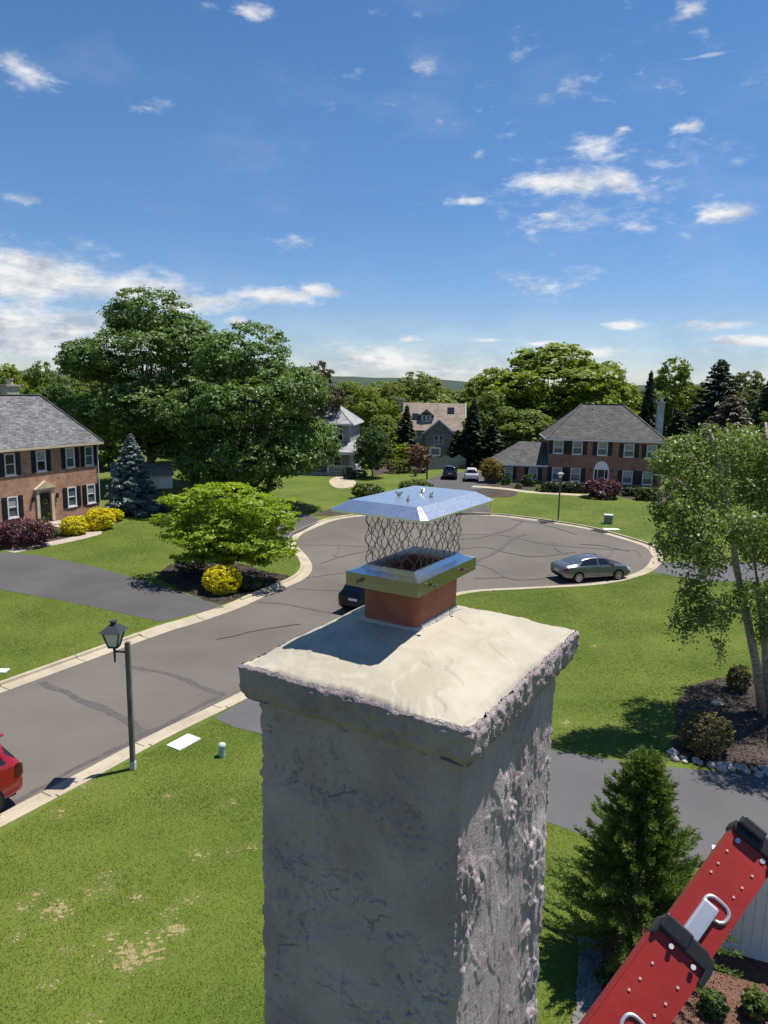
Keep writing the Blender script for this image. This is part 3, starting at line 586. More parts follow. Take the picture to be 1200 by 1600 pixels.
def crown():
    # outline (perimeter param) of the crown, slightly irregular
    n = 720; t = np.arange(n)/n*2*(LA+LB); P = np.empty((n, 2)); Nn = np.empty((n, 2))
    for k, s in enumerate(t):
        if s < LA: P[k] = (s, 0); Nn[k] = (0, -1)
        elif s < LA+LB: P[k] = (LA, s-LA); Nn[k] = (1, 0)
        elif s < 2*LA+LB: P[k] = (LA-(s-LA-LB), LB); Nn[k] = (0, 1)
        else: P[k] = (0, LB-(s-2*LA-LB)); Nn[k] = (-1, 0)
    c = np.array([LA/2, LB/2])
    # round corners
    for it in range(2): P = .5*P+.25*(np.roll(P, 1, 0)+np.roll(P, -1, 0)); Nn = .5*Nn+.25*(np.roll(Nn, 1, 0)+np.roll(Nn, -1, 0))
    Nn /= np.linalg.norm(Nn, axis=1)[:, None]
    edge = (fbm(t*7, t*0+2, 3)-.5)*.022 + (fbm(t*40, t*0+5, 4)-.5)*.014 + (fbm(t*120, t*0+8, 5)-.5)*.007
    ztop = 9.252 + (fbm(t*6, t*0+1, 6)-.5)*.022 + (fbm(t*45, t*0+4, 9)-.5)*.009
    ztop_s = 9.252 + (fbm(P[:, 0]*2.2, P[:, 1]*2.2, 6)-.5)*.016
    # side ring: profile rounded over, overhanging the shaft
    prof = [(-.008, .0), (.004, -.012), (.006, -.03), (.005, -.06), (.002, -.09), (-.004, -.115), (-.018, -.138), (-.045, -.146), (-.11, -.142)]
    prof = [(np.interp(x, np.linspace(0, 1, 9), [p[0] for p in prof]), np.interp(x, np.linspace(0, 1, 9), [p[1] for p in prof])) for x in np.linspace(0, 1, 30)]
    V = []
    lit = (Nn[:, 1] < -.5)
    for j, (o, dz) in enumerate(prof):
        zz = ztop+dz; tt = t*1.0; zr = np.full(n, dz*1.0)
        rough = np.where(lit, .007*sstep(.485, .53, fbm(tt*26, zr*14+3, 44, 3)) + .006*sstep(.5, .55, fbm(tt*60, zr*30+9, 43, 3)) + .004*fbm(tt*120, zr*60, 45, 2), .010*(fbm(tt*14, zr*16, 46)-.5) + .006*sstep(.52, .6, fbm(tt*22, zr*30, 48, 3)) + .002*fbm(tt*110, zr*110, 47, 2))
        if j > 24: rough = rough*.3
        zz = zz + (fbm(tt*11, zr*0+7, 49)-.5)*.03*min(1, -dz/.08)
        off = o+edge*(1-.5*j/30)+rough
        V.append(np.stack([P[:, 0]+Nn[:, 0]*off, P[:, 1]+Nn[:, 1]*off, zz+zo], 1))
    V = np.concatenate(V); m_ = len(prof); ii = np.arange(n); Fc = []
    for j in range(m_-1): a = j*n+ii; b = j*n+(ii+1) % n; Fc.append(np.stack([b, a, a+n, b+n], 1))
    link('crown_edge', npmesh('crown_edge', V, np.concatenate(Fc), 'stucco_edge', True), chim)
    # top wash: rings from the edge inward to the flue
    rings = 60; V = []
    fc = np.array([.655, .578])
    for j in range(rings+1):
        s = j/rings; off = -.008+edge+.004
        ef = max(0, 1-s*5); E = P+Nn*(off*ef+(-.004)*(1-ef))[:, None]; Q = E+(fc-E)*s*.86
        dx = Q[:, 0]-fc[0]; dy = Q[:, 1]-fc[1]; xn = np.abs(dx)/np.where(dx > 0, LA-fc[0], fc[0]); yn = np.abs(dy)/np.where(dy > 0, LB-fc[1], fc[1]); rr_ = (xn**4.5+yn**4.5)**(1/4.5); prof_h = np.maximum(.10*(1-rr_**1.7), -.022*min(1, s*12)); und = .012*(fbm(Q[:, 0]*4, Q[:, 1]*4, 61)-.5)*min(1, s*6) + .005*sstep(.5, .54, fbm(Q[:, 0]*5+Q[:, 1]*2, Q[:, 1]*3.2, 62, 2))*min(1, s*8) + .0035*sstep(.5, .53, fbm(Q[:, 0]*9-Q[:, 1]*4, Q[:, 1]*7, 66, 2))*min(1, s*8) + .0012*fbm(Q[:, 0]*30, Q[:, 1]*30, 63)
        k_ = max(0, 1-s*14); z = ztop*k_+(ztop_s*(1-s)+9.25*s)*(1-k_) + prof_h + und + .003
        if j == 0: z = ztop-.004
        V.append(np.stack([Q[:, 0], Q[:, 1], z+zo], 1))
    V = np.concatenate(V); Fc = []
    for j in range(rings): a = j*n+ii; b = j*n+(ii+1) % n; Fc.append(np.stack([a, b, b+n, a+n], 1))
    link('crown_wash', npmesh('crown_wash', V, np.concatenate(Fc), 'crown_wash', True), chim)
crown()
def rrect(x0, x1, y0, y1, r, n=6):
    out = []
    for cx, cy, a0 in ((x1-r, y0+r, -PI/2), (x1-r, y1-r, 0), (x0+r, y1-r, PI/2), (x0+r, y0+r, PI)):
        for k in range(n+1): a = a0+PI/2*k/n; out.append((cx+r*math.cos(a), cy+r*math.sin(a)))
    return out
FA0, FA1, FB0, FB1 = .475, .848, .447, .716
def ring_wall(outer, inner, z0, z1):
    n = len(outer); v = [(x, y, z0) for x, y in outer]+[(x, y, z1) for x, y in outer]+[(x, y, z1) for x, y in inner]+[(x, y, z0) for x, y in inner]; f = []
    for k in range(n):
        j = (k+1) % n; f += [(k, j, n+j, n+k), (n+k, n+j, 2*n+j, 2*n+k), (2*n+k, 2*n+j, 3*n+j, 3*n+k)]
    return v, f
v, f = ring_wall(rrect(FA0, FA1, FB0, FB1, .035), rrect(FA0+.025, FA1-.025, FB0+.025, FB1-.025, .02), 9.26+zo, 9.555+zo)
flue = pym('flue_tile', v, f, 'terracotta', chim)
pym('flue_soot', [(FA0+.02, FB0+.02, 9.36+zo), (FA1-.02, FB0+.02, 9.36+zo), (FA1-.02, FB1-.02, 9.36+zo), (FA0+.02, FB1-.02, 9.36+zo)], [(0, 1, 2, 3)], 'soot', flue)
# mortar smeared along the flue foot
mo = rrect(FA0-.006, FA1+.006, FB0-.006, FB1+.006, .04, 40); n = len(mo); k = np.arange(n)
hz = 9.352 + .016*sstep(.45, .7, fbm(k*.12, k*0.+3, 71)) + .012*fbm(k*.5, k*0.+6, 72) - .004
v = [(x, y, 9.28+zo) for x, y in rrect(FA0-.02, FA1+.02, FB0-.02, FB1+.02, .05, 40)]+[(x, y, h+zo) for (x, y), h in zip(mo, hz)]+[(x, y, h+.003+zo) for (x, y), h in zip(rrect(FA0+.002, FA1-.002, FB0+.002, FB1-.002, .034, 40), hz)]
pym('mortar_bed', v, [q for a in range(n) for q in ((a, (a+1) % n, n+(a+1) % n, n+a), (n+a, n+(a+1) % n, 2*n+(a+1) % n, 2*n+a))], 'mortar', flue, True)

# chimney cap
cap = thing('chimney_cowl', 'shiny stainless steel chimney cap with wire mesh sides sitting on the flue', 'chimney cap', (F0[0], F0[1], 9.5), CTH)
zc = -9.5
KA0, KA1, KB0, KB1 = .400, .945, .415, .745       # skirt
IA0, IA1, IB0, IB1 = .468, .875, .470, .690       # inner opening
ZS0, ZS1, ZI = 9.505, 9.562, 9.578
def rect4(a0, a1, b0, b1, z): return [(a0, b0, z+zc), (a1, b0, z+zc), (a1, b1, z+zc), (a0, b1, z+zc)]
v = rect4(KA0, KA1, KB0, KB1, ZS0)+rect4(KA0, KA1, KB0, KB1, ZS1)
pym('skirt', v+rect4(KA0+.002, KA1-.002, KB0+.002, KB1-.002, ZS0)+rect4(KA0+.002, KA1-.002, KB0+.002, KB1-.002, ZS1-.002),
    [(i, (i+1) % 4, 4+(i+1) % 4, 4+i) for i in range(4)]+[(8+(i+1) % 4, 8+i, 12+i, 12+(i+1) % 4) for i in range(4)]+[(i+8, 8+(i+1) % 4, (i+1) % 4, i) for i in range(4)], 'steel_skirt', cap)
pym('flange', rect4(KA0-.001, KA1+.001, KB0-.001, KB1+.001, ZS1)+rect4(IA0, IA1, IB0, IB1, ZI-.004), [(i, (i+1) % 4, 4+(i+1) % 4, 4+i) for i in range(4)], 'steel', cap)
for nm, (a0, a1, b0, b1) in (('collar', (IA0, IA1, IB0, IB1)),):
    o_ = .022
    pym('collar', rect4(a0-o_, a1+o_, b0-o_, b1+o_, ZI-.009)+rect4(a0, a1, b0, b1, ZI+.010)+rect4(a0+.003, a1-.003, b0+.003, b1-.003, ZI-.04),
        [(i, (i+1) % 4, 4+(i+1) % 4, 4+i) for i in range(4)]+[(4+i, 4+(i+1) % 4, 8+(i+1) % 4, 8+i) for i in range(4)], 'steel', cap)
# wire mesh: strands bent to and fro, touching their neighbours
ZM0, ZM1 = ZI-.01, 9.838
def strand(p0, tdir, ndir, ph, amp, lam=.082):
    pts = []; K = 26
    for q in range(K+1):
        z = ZM0+(ZM1-ZM0)*q/K; s = math.cos(2*PI*(z-ZM0)/lam+ph); s = math.copysign(abs(s)**.75, s); bul = .010*math.sin(PI*q/K)-.012*(1-q/K)*0
        pts.append((p0[0]+tdir[0]*s*amp+ndir[0]*bul, p0[1]+tdir[1]*s*amp+ndir[1]*bul, z+zc))
    return MB().tube(pts, .0017, 4, cap=False).build('wire', 'wire', cap, True)
for (pa, pb, nd_) in (((IA0, IB0), (IA1, IB0), (0, -1)), ((IA1, IB0), (IA1, IB1), (1, 0)), ((IA1, IB1), (IA0, IB1), (0, 1)), ((IA0, IB1), (IA0, IB0), (-1, 0))):
    pa = np.array(pa); pb = np.array(pb); Lw = np.linalg.norm(pb-pa); td = (pb-pa)/Lw; ns = int(round(Lw/.0262))
    for q in range(ns): strand(pa+td*(q+.5)*Lw/ns, td, nd_, PI*(q % 2), Lw/ns*.5)
# lid: flat top, four sloping sides, folded rim with clipped corners
RA0, RA1, RB0, RB1, ZR = .330, .992, .352, .790, 9.822
TI = .066; ZTOP = 9.858
def oct_(a0, a1, b0, b1, c, z): return [(a0+c, b0, z+zc), (a1-c, b0, z+zc), (a1, b0+c, z+zc), (a1, b1-c, z+zc), (a1-c, b1, z+zc), (a0+c, b1, z+zc), (a0, b1-c, z+zc), (a0, b0+c, z+zc)]
rim_lo = oct_(RA0, RA1, RB0, RB1, .022, ZR-.007); rim = oct_(RA0, RA1, RB0, RB1, .022, ZR); top = oct_(RA0+TI, RA1-TI, RB0+TI, RB1-TI, .006, ZTOP)
und = oct_(RA0+.004, RA1-.004, RB0+.004, RB1-.004, .022, ZR-.007)
f = [(8*j+i, 8*j+(i+1) % 8, 8*j+8+(i+1) % 8, 8*j+8+i) for j in (0, 1) for i in range(8)] + [tuple(range(16, 24))] + [(24+i, 24+(i+1) % 8, (i+1) % 8, i) for i in range(8)]
lid = pym('lid', rim_lo+rim+top+und, f, 'steel', cap)
inn = oct_(RA0+TI, RA1-TI, RB0+TI, RB1-TI, .006, ZTOP-.006); ur = oct_(RA0+.004, RA1-.004, RB0+.004, RB1-.004, .022, ZR-.004)
pym('lid_underside', und+ur+inn, [(8*j+8+i, 8*j+8+(i+1) % 8, 8*j+(i+1) % 8, 8*j+i) for j in (0, 1) for i in range(8)]+[tuple(range(16, 24))[::-1]], 'steel', lid)
# raised fold on the front corner of the lid and a dog-eared tab on the far right corner
MB().bar((RA0+.03, RB0+.012, ZR+.006+zc), (RA0+TI, RB0+TI-.004, ZTOP+.001+zc), .004, .003).build('lid_fold', 'steel', lid)
MB().box(RA1-.012, RA1+.004, RB0+.02, RB0+.024, ZR-.05+zc, ZR-.012+zc).build('lid_tab', 'steel', lid)
for (a, b, rz) in ((.515, .53, .3), (.60, .62, -.5), (.745, .59, .9), (.655, .50, .1)):     # wing nuts
    n_ = MB().tube([(a, b, ZTOP-.002+zc), (a, b, ZTOP+.004+zc)], .008, 10).tube([(a, b, ZTOP+zc), (a, b, ZTOP+.016+zc)], .003, 8)
    ca, sa = math.cos(rz), math.sin(rz)
    for s in (-1, 1):
        n_.bar((a+s*ca*.004, b+s*sa*.004, ZTOP+.004+zc), (a+s*ca*.016, b+s*sa*.016, ZTOP+.018+zc), .003, .007)
    n_.build('wing_nut', 'bolt', cap)
for (a, b, dx, dy) in ((.505, KB0, 0, -1), (.80, KB0, 0, -1), (KA0, .68, -1, 0)):            # clamping screws in the skirt
    MB().tube([(a-dx*.01, b-dy*.01, 9.533+zc), (a+dx*.028, b+dy*.028, 9.533+zc)], .0035, 8).tube([(a+dx*.022, b+dy*.022, 9.533+zc), (a+dx*.031, b+dy*.031, 9.533+zc)], .008, 6).tube([(a, b, 9.533+zc), (a+dx*.004, b+dy*.004, 9.533+zc)], .008, 6).build('screw', 'bolt', cap)

# ------------------------------------------------------------------ extension ladder (red rails, lower right)
mat('ladder_red', (.25, .018, .014), .42, (.31, .026, .020), 5, spec=.4, bump=.05, bscale=40); mat('ladder_alu', (.62, .63, .65), .38, metal=.7); mat('hole', (.50, .33, .28), .7)
def ladder():
    # local frame: d runs up the rail, w across the web, n out of the web towards the viewer
    A = at(1006, 1568, 0.88); B = at(1182, 1318, 1.0)
    d = B-A; Lab = np.linalg.norm(d); d /= Lab
    c = np.array([0, 0, CH]); e = c-A; e /= np.linalg.norm(e); e = e + .22*np.array([1., 0, -.1]); n = e-(e@d)*d; n /= np.linalg.norm(n); w = np.cross(n, d)
    if w[0] < 0: w = -w
    O = A - d*((A[2]-ZL)/d[2])                       # foot on the ground
    lad = thing('extension_ladder', 'red fibreglass extension ladder with black rail caps in the lower right corner', 'ladder', O)
    Mx = Matrix([[w[0], d[0], n[0], 0], [w[1], d[1], n[1], 0], [w[2], d[2], n[2], 0], [0, 0, 0, 1]])
    LT = (A[2]-ZL)/d[2]                              # arc length from foot to A
    def put(mb, name, m, parent=lad, **k): return mb.xf(Mx).build(name, m, parent, **k)
    def channel(x0, x1, y0, y1, z0, dep, th=.005):
        mb = MB(); mb.box(x0, x1, y0, y1, z0-th, z0); mb.box(x0, x0+th, y0, y1, z0-dep, z0-th); mb.box(x1-th, x1, y0, y1, z0-dep, z0-th); return mb
    W2 = .0375
    topF = LT+Lab+.012; topB = LT+.104
    rf = put(channel(-W2+.006, W2+.006, .4, topF, -.038, .034), 'fly_rail', 'ladder_red')
    rb = put(channel(-W2-.004, W2+.002, 0, topB, 0, .034), 'base_rail', 'ladder_red')
    put(MB().box(-W2-.007, -W2-.004, 0, topB, -.034, .001), 'rail_edge', 'ladder_red', rb)
    def cap_(x0, x1, y, z, name='end_cap'):
        mb = MB(); poly = [(x0-.003, y-.002), (x0-.003, y+.010), (x0+.008, y+.018), (x0+.045, y+.018), (x1-.008, y+.012), (x1+.004, y), (x1+.004, y-.026), (x1-.006, y-.026), (x1-.012, y-.008), (x0+.006, y-.008)]
        mb.prism(poly, z-.040, z+.006); return mb
    e1 = put(cap_(-W2+.006, W2+.006, topF, -.038), 'end_cap', 'black_plastic', bevel=.003)
    e2m = MB(); x0, x1, y = -W2-.004, W2+.002, topB
    e2m.prism([(x0-.004, y-.024), (x0-.004, y+.004), (x0+.002, y+.012), (x1-.014, y+.012), (x1+.002, y+.004), (x1+.006, y-.008), (x1+.006, y-.034), (x1-.002, y-.034), (x1-.004, y-.012), (x0+.004, y-.012), (x0+.002, y-.024)], -.03, .008)
    e2 = put(e2m, 'end_cap', 'black_plastic', bevel=.003)
    put(MB().box(x0-.001, x0+.044, y-.010, y+.014, .004, .011), 'guide_pad', 'black_plastic', e2, bevel=.005)
    put(MB().box(-W2+.006, -W2+.046, topF+.004, topF+.02, -.036, -.02), 'guide_pad', 'black_plastic', e1, bevel=.003)
    def disc(x, y, z, r, name, m, parent):
        put(MB().tube([(x, y, z-.003), (x, y, z+.0012)], r, 14), name, m, parent)
    for x, y in ((-.014, topB-.02), (.022, topB-.02)): disc(x, y, .008, .0035, 'rivet', 'galv', e2)
    for x, y in ((-.016, topF-.016), (.026, topF-.016)): disc(x, y, -.0375, .004, 'rivet', 'ladder_alu', rf)
    for x, y in ((-.020, topF-.04), (.026, topF-.045), (-.020, topF-.065), (.024, topF-.07), (-.021, topF-.083), (.022, topF-.09)): disc(x, y, -.0375, .0019, 'hole', 'hole', rf)
    for x, y in ((-.020, topB-.055), (-.021, topB-.083), (.022, topB-.055), (-.024, topB-.105), (.021, topB-.083), (.018, topB-.105)): disc(x, y, .0005, .0020, 'hole', 'hole', rb)
    def rung_end(x, y, z, parent):
        o = [(math.copysign(abs(math.cos(a))**.7, math.cos(a))*.022+x, math.copysign(abs(math.sin(a))**.8, math.sin(a))*.0165+y) for a in np.linspace(0, 2*PI, 28, endpoint=False)]
        i_ = [(x+(p-x)*.76, y+(q-y)*.72) for p, q in o]
        nn = len(o); v = [(p, q, z+.001) for p, q in o]+[(x+(p-x)*.9, y+(q-y)*.9, z+.005) for p, q in o]+[(p, q, z+.002) for p, q in i_]+[(p, q, z-.03) for p, q in i_]
        fc = [(j*nn+k, j*nn+(k+1) % nn, j*nn+nn+(k+1) % nn, j*nn+nn+k) for j in range(3) for k in range(nn)]
        r_ = put(MB().add(v, fc), 'rung_flare', 'ladder_alu', parent, smooth=True)
        put(MB().add([(p, q, z-.029) for p, q in i_], [tuple(range(nn))]), 'rung_bore', 'well', r_)
    # rungs every 0.305 m on both sections; the hollow ends show on the web
    y = LT-.034
    while y > .3:
        rung_end(.010, y, 0, rb); y -= .305
    rung_end(.012, topF-.123, -.038, rf)
    put(MB().box(-.010, .016, topB+.004, topF-.122, -.042+.006, -.036+.010), 'rung_lock', 'ladder_alu', rf, bevel=.004)
ladder()

# ------------------------------------------------------------------ vegetation
def leaf_quads(C, Nrm, size, aspect=.55, fold=.25):
    """rhombic leaves at C with normals Nrm"""
    n = len(C); Nrm = Nrm/(np.linalg.norm(Nrm, axis=1)[:, None]+1e-9); t = rng.normal(size=(n, 3)); u = np.cross(Nrm, t); u /= np.linalg.norm(u, axis=1)[:, None]+1e-9; v = np.cross(Nrm, u)
    s = np.asarray(size, float)
    if s.ndim == 0: s = np.full(n, float(s))
    s = s[:, None]; V = np.empty((n, 4, 3)); V[:, 0] = C-u*s; V[:, 1] = C+v*s*aspect+Nrm*s*fold; V[:, 2] = C+u*s; V[:, 3] = C-v*s*aspect+Nrm*s*fold
    return V.reshape(-1, 3), np.arange(n*4).reshape(-1, 4)
def unit(n): v = rng.normal(size=(n, 3)); return v/np.linalg.norm(v, axis=1)[:, None]
def clumped(lobes, n_leaf, clump_r, per=28, up=.28, flat=.8, shell=(.62, 1.0), fill=.12, jitter=1.3):
    """leaf centres and normals: clumps strewn near the skin of overlapping lobes, leaves gathered on each clump's upper side"""
    lobes = np.array(lobes, float); area = (lobes[:, 3]*lobes[:, 4]*lobes[:, 5])**(2/3); pr = area/area.sum(); nc = max(1, int(n_leaf/per)); C = np.empty((0, 3)); D = np.empty((0, 3))
    while len(C) < nc:
        k = rng.choice(len(lobes), nc, p=pr); d = unit(nc); r_ = shell[0]+(shell[1]-shell[0])*rng.random(nc)**.5; lb = lobes[k]; P = lb[:, :3]+d*lb[:, 3:6]*r_[:, None]
        deep = np.zeros(nc, bool)
        for j in range(len(lobes)):
            q = (((P-lobes[j, :3])/lobes[j, 3:6])**2).sum(1); deep |= (q < .5) & (k != j)
        ok = (~deep) | (rng.random(nc) < fill); C = np.vstack([C, P[ok]]); D = np.vstack([D, d[ok]])
    C = C[:nc]; D = D[:nc]; cr = clump_r*rng.uniform(.55, 1.35, nc)
    idx = np.repeat(np.arange(nc), per); m_ = len(idx); d = unit(m_); d[:, 2] = np.abs(d[:, 2])*.8 - .15; rad = rng.uniform(.35, 1.05, m_)
    P = C[idx]+d*rad[:, None]*cr[idx][:, None]*np.array([1, 1, flat])
    Nn = D[idx]*.5+d*.6+np.array([0, 0, up])+rng.normal(0, jitter*.5, (m_, 3)); return P, Nn
def crown_lobes(h, zb, rad, nl, spread=.62, lr=(.34, .55), seed=0, top=1.0):
    r_ = random.Random(seed); L_ = [(0, 0, zb+(h-zb)*.5, rad*.55, rad*.55, (h-zb)*.40)]; mid = zb+(h-zb)*.42
    for k in range(nl):
        a = 2*PI*k/nl*2.4+r_.uniform(-.4, .4); t = (k+.5)/nl; z = zb+(h-zb)*(.16+.70*t); env = math.sin(PI*(.20+.66*t))**.75; s = rad*r_.uniform(*lr)*(1.1-.35*t)
        rr_ = max(0, rad*env-s)*r_.uniform(.75, 1.0)*(spread/.62); L_.append((rr_*math.cos(a), rr_*math.sin(a), min(z, h-s*.7), s, s, s*.78))
    L_.append((rad*.05, 0, h-rad*.30*top, rad*.42, rad*.42, rad*.30)); return L_
def limbs(lobes, h, zb, r0, lean=(0, 0), nt=1, seed=0):
    mb = MB(); r_ = random.Random(seed); top = (lean[0], lean[1], zb+(h-zb)*.55)
    pts = [(0, 0, -.15), (.02*h*r_.uniform(-.5, .5), 0, zb*.5), (lean[0]*.4, lean[1]*.4, zb), top]; mb.tube(pts, [r0*1.35, r0, r0*.85, r0*.35], 8)
    for (x, y, z, a, b, c) in (lobes[1:] if len(lobes) < 30 else lobes[1::3]):
        s = (lean[0]*.5, lean[1]*.5, zb*(.75+.35*r_.random())+(z-zb)*.25); e = (x*.9, y*.9, z+c*.2); q = (x*.45, y*.45, s[2]*.5+z*.42+r_.uniform(0, .05)*h)
        mb.tube([s, q, e], [r0*.42, r0*.28, r0*.08], 6)
        for w_ in range(2):
            a2 = r_.uniform(0, 2*PI); mb.tube([q, (x*.8+math.cos(a2)*a*.6, y*.8+math.sin(a2)*b*.6, z+c*r_.uniform(-.3, .6))], [r0*.16, r0*.04], 5, cap=False)
    return mb
PROTO = {}
def make_tree(key, h, rad, zb, nl, nleaf, leaf, cr, bark='bark', lm='lf_mid', r0=None, seed=1, per=28, flat=.95, aspect=.62, lr=(.34, .55), **kw):
    L_ = crown_lobes(h, zb, rad, nl, seed=seed, lr=lr); P, Nn = clumped(L_, nleaf, cr, per=per, flat=flat, **kw)
    V, Fc = leaf_quads(P, Nn, leaf*rng.uniform(.6, 1.25, len(P)), aspect); PROTO[key] = dict(h=h, w=2*rad, crown=npmesh('crown', V, Fc, lm), trunk=None, name='tree')
    mb = limbs(L_, h, zb, r0 or h*.022, seed=seed); me = bpy.data.meshes.new('trunk'); me.from_pydata(mb.v, [], mb.f); me.materials.append(MATS[bark]); me.polygons.foreach_set('use_smooth', [True]*len(me.polygons)); PROTO[key]['trunk'] = me
def make_conifer(key, h, rad, nbr, leaf, lm, droop=.25, zb=.4, dens=26, power=1.0, seed=2, up=.4, bark='bark'):
    r_ = np.random.default_rng(seed); P = []; N_ = []; mb = MB(); mb.tube([(0, 0, -.1), (0, 0, h*.5), (0, 0, h*.985)], [h*.018, h*.011, h*.002], 7)
    for k in range(nbr):
        t = ((k+.5)/nbr)**.92; z = zb+(h-zb)*t; L_ = rad*(1-t)**power*(.72+.42*r_.random())+.12; a = k*2.399963+r_.uniform(-.25, .25); dr = np.array([math.cos(a), math.sin(a), 0])
        m_ = max(6, int(dens*L_*2.2)); s = r_.random(m_)**.6; sag = -droop*L_*s+.16*L_*s**2*(1 if droop > 0 else 0) + up*0
        side = r_.normal(0, .13, m_)*L_*(1.15-.6*s); perp = np.array([-dr[1], dr[0], 0])
        p = dr*(s*L_)[:, None]+perp*side[:, None]; p[:, 2] = z+sag+r_.normal(0, .035, m_)*L_-.02; P.append(p)
        nn = np.tile(np.array([0, 0, 1.]), (m_, 1))+dr*.35+r_.normal(0, .45, (m_, 3)); N_.append(nn)
        if k % 3 == 0 and L_ > .4: mb.tube([(0, 0, z), tuple(dr*L_*.8+np.array([0, 0, z-droop*L_*.7]))], [h*.004, h*.0012], 4, cap=False)
    P = np.concatenate(P); N_ = np.concatenate(N_); V, Fc = leaf_quads(P, N_, leaf*r_.uniform(.6, 1.3, len(P)), .32)
    me = bpy.data.meshes.new('trunk'); me.from_pydata(mb.v, [], mb.f); me.materials.append(MATS[bark]); PROTO[key] = dict(h=h, w=2*rad, crown=npmesh('crown', V, Fc, lm), trunk=me, name='conifer')
def place(key, name, label, cat, pxx, Y, top, wpx, lm=None, base=ZL, rz=None, group=None, h=None, w=None):
    p = PROTO[key]; loc = at(pxx, 640, Y); H_ = h or (at(pxx, top, Y)[2]-base); Wd = w or wpx*Y/FP
    x_at = at(pxx, (top or 640), Y)[0]
    t = thing(name, label, cat, (x_at, Y, base), rz if rz is not None else random.uniform(0, 6.28), group, (Wd/p['w'], Wd/p['w'], H_/p['h']))
    c = link('crown', p['crown'], t); link('trunk', p['trunk'], t)
    if lm: c.material_slots[0].link = 'OBJECT'; c.material_slots[0].material = MATS[lm]
    return t

# big pair on the left, built for their own outlines
make_tree('oak', 19.5, 7.6, 1.6, 46, 88000, .15, .72, lm='lf_oak', seed=11, r0=.42, per=30, shell=(.62, 1.04), lr=(.24, .42), fill=.12, up=.5, jitter=1.0)
make_tree('maple', 14.8, 7.6, .3, 50, 84000, .14, .62, lm='lf_maple', seed=15, r0=.36, per=28, shell=(.62, 1.04), lr=(.22, .38), fill=.12, up=.5, jitter=1.0)
make_tree('round', 14, 7.0, .3, 34, 24000, .24, .75, lm='lf_mid', seed=21, per=24, lr=(.24, .44), shell=(.6, 1.04), fill=.12, up=.5, jitter=1.0)
make_tree('roundb', 14, 6.5, .3, 36, 24000, .24, .75, lm='lf_mid', seed=27, per=24, lr=(.24, .42), shell=(.6, 1.04), fill=.12, up=.5, jitter=1.0)
make_tree('loose', 14, 6.0, 1.0, 34, 12500, .24, .7, lm='lf_mid', seed=33, per=20, lr=(.16, .34), shell=(.6, 1.1), fill=.05, up=.4)
make_tree('small', 5.0, 2.7, .7, 12, 9000, .12, .42, lm='lf_mid', seed=41, r0=.10, per=20)
make_conifer('fir', 12, 3.4, 150, .30, 'lf_conifer', power=.8, dens=24, seed=3)
make_conifer('pine', 14, 4.2, 85, .42, 'lf_pine', droop=.05, zb=3, dens=12, power=.75, seed=5)
make_conifer('spruce', 7.0, 2.7, 170, .145, 'lf_blue', droop=.30, zb=.35, dens=62, power=.85, seed=8)

place('oak', 'oak_tree', 'tallest dark green leafy tree rising behind the blue spruce', 'tree', 226, 71, 452, 275, rz=.4)
place('maple', 'maple_tree', 'broad dark green maple between the blue spruce and the porch house', 'tree', 394, 59.5, 508, 290, rz=2.2)
place('spruce', 'blue_spruce', 'silvery blue spruce at the right end of the left brick house', 'tree', 204, 55.5, 678, 94, rz=1.)
place('loose', 'leafy_tree', 'brownish green tree showing right of the big maple', 'tree', 500, 86, 568, 92, 'lf_brown')
place('round', 'leafy_tree', 'lime green tree behind the maple by the porch house', 'tree', 572, 112, 604, 82, 'lf_bright')
place('loose', 'willow_tree', 'pale willow like tree rising behind the tan dormer house', 'tree', 655, 135, 583, 120, 'lf_willow')
place('loose', 'leafy_tree', 'pale green tree left of the willow on the skyline', 'tree', 612, 128, 598, 74, 'lf_willow')
place('roundb', 'leafy_tree', 'largest bright green tree behind the hip roofed brick house', 'tree', 866, 112, 538, 245, 'lf_bright', rz=.5)
place('round', 'leafy_tree', 'bright green tree on the left shoulder of the largest one', 'tree', 782, 114, 575, 140, 'lf_bright')
place('roundb', 'leafy_tree', 'bright green tree between the largest one and the dark spire conifer', 'tree', 955, 118, 566, 110, 'lf_bright')
place('round', 'leafy_tree', 'shaded green tree low behind the wing of the hip roofed house', 'tree', 822, 97, 640, 120, 'lf_mid')
place('round', 'leafy_tree', 'shaded green tree above the parked white car', 'tree', 770, 100, 610, 90, 'lf_mid', rz=2.)
place('round', 'leafy_tree', 'bushy green tree filling in behind the porch house maple', 'tree', 598, 99, 648, 74, 'lf_mid', rz=1.)
place('loose', 'leafy_tree', 'bright tree standing just left of the tan dormer house', 'tree', 613, 108, 628, 60, 'lf_bright', rz=2.)
place('small', 'maple_tree', 'round green maple beside the porch house', 'tree', 583, 81, 667, 70, 'lf_shrub', rz=1.2)
place('fir', 'conifer', 'dark conifer in front of the tan dormer house', 'tree', 636, 95, 634, 50)
place('fir', 'conifer', 'dark conifer right of the tan dormer house', 'tree', 741, 94, 624, 58, rz=.6)
place('fir', 'conifer', 'dark conifer directly behind the parked white car', 'tree', 770, 93, 655, 62, rz=1.9)
place('fir', 'conifer', 'short dark conifer behind the grey fence', 'tree', 716, 95, 672, 52, rz=2.5)
place('fir', 'conifer', 'dark spire shaped conifer beside the pale block chimney', 'tree', 1018, 97, 580, 50)
place('fir', 'conifer', 'shaded conifer between chimney and pine of the hip roofed house', 'tree', 1062, 96, 640, 70, rz=.9)
place('loose', 'leafy_tree', 'green tree above the pale block chimney', 'tree', 1058, 118, 562, 100, 'lf_mid')
place('pine', 'pine_tree', 'dull green pine standing right of the pale block chimney', 'tree', 1128, 108, 562, 120)
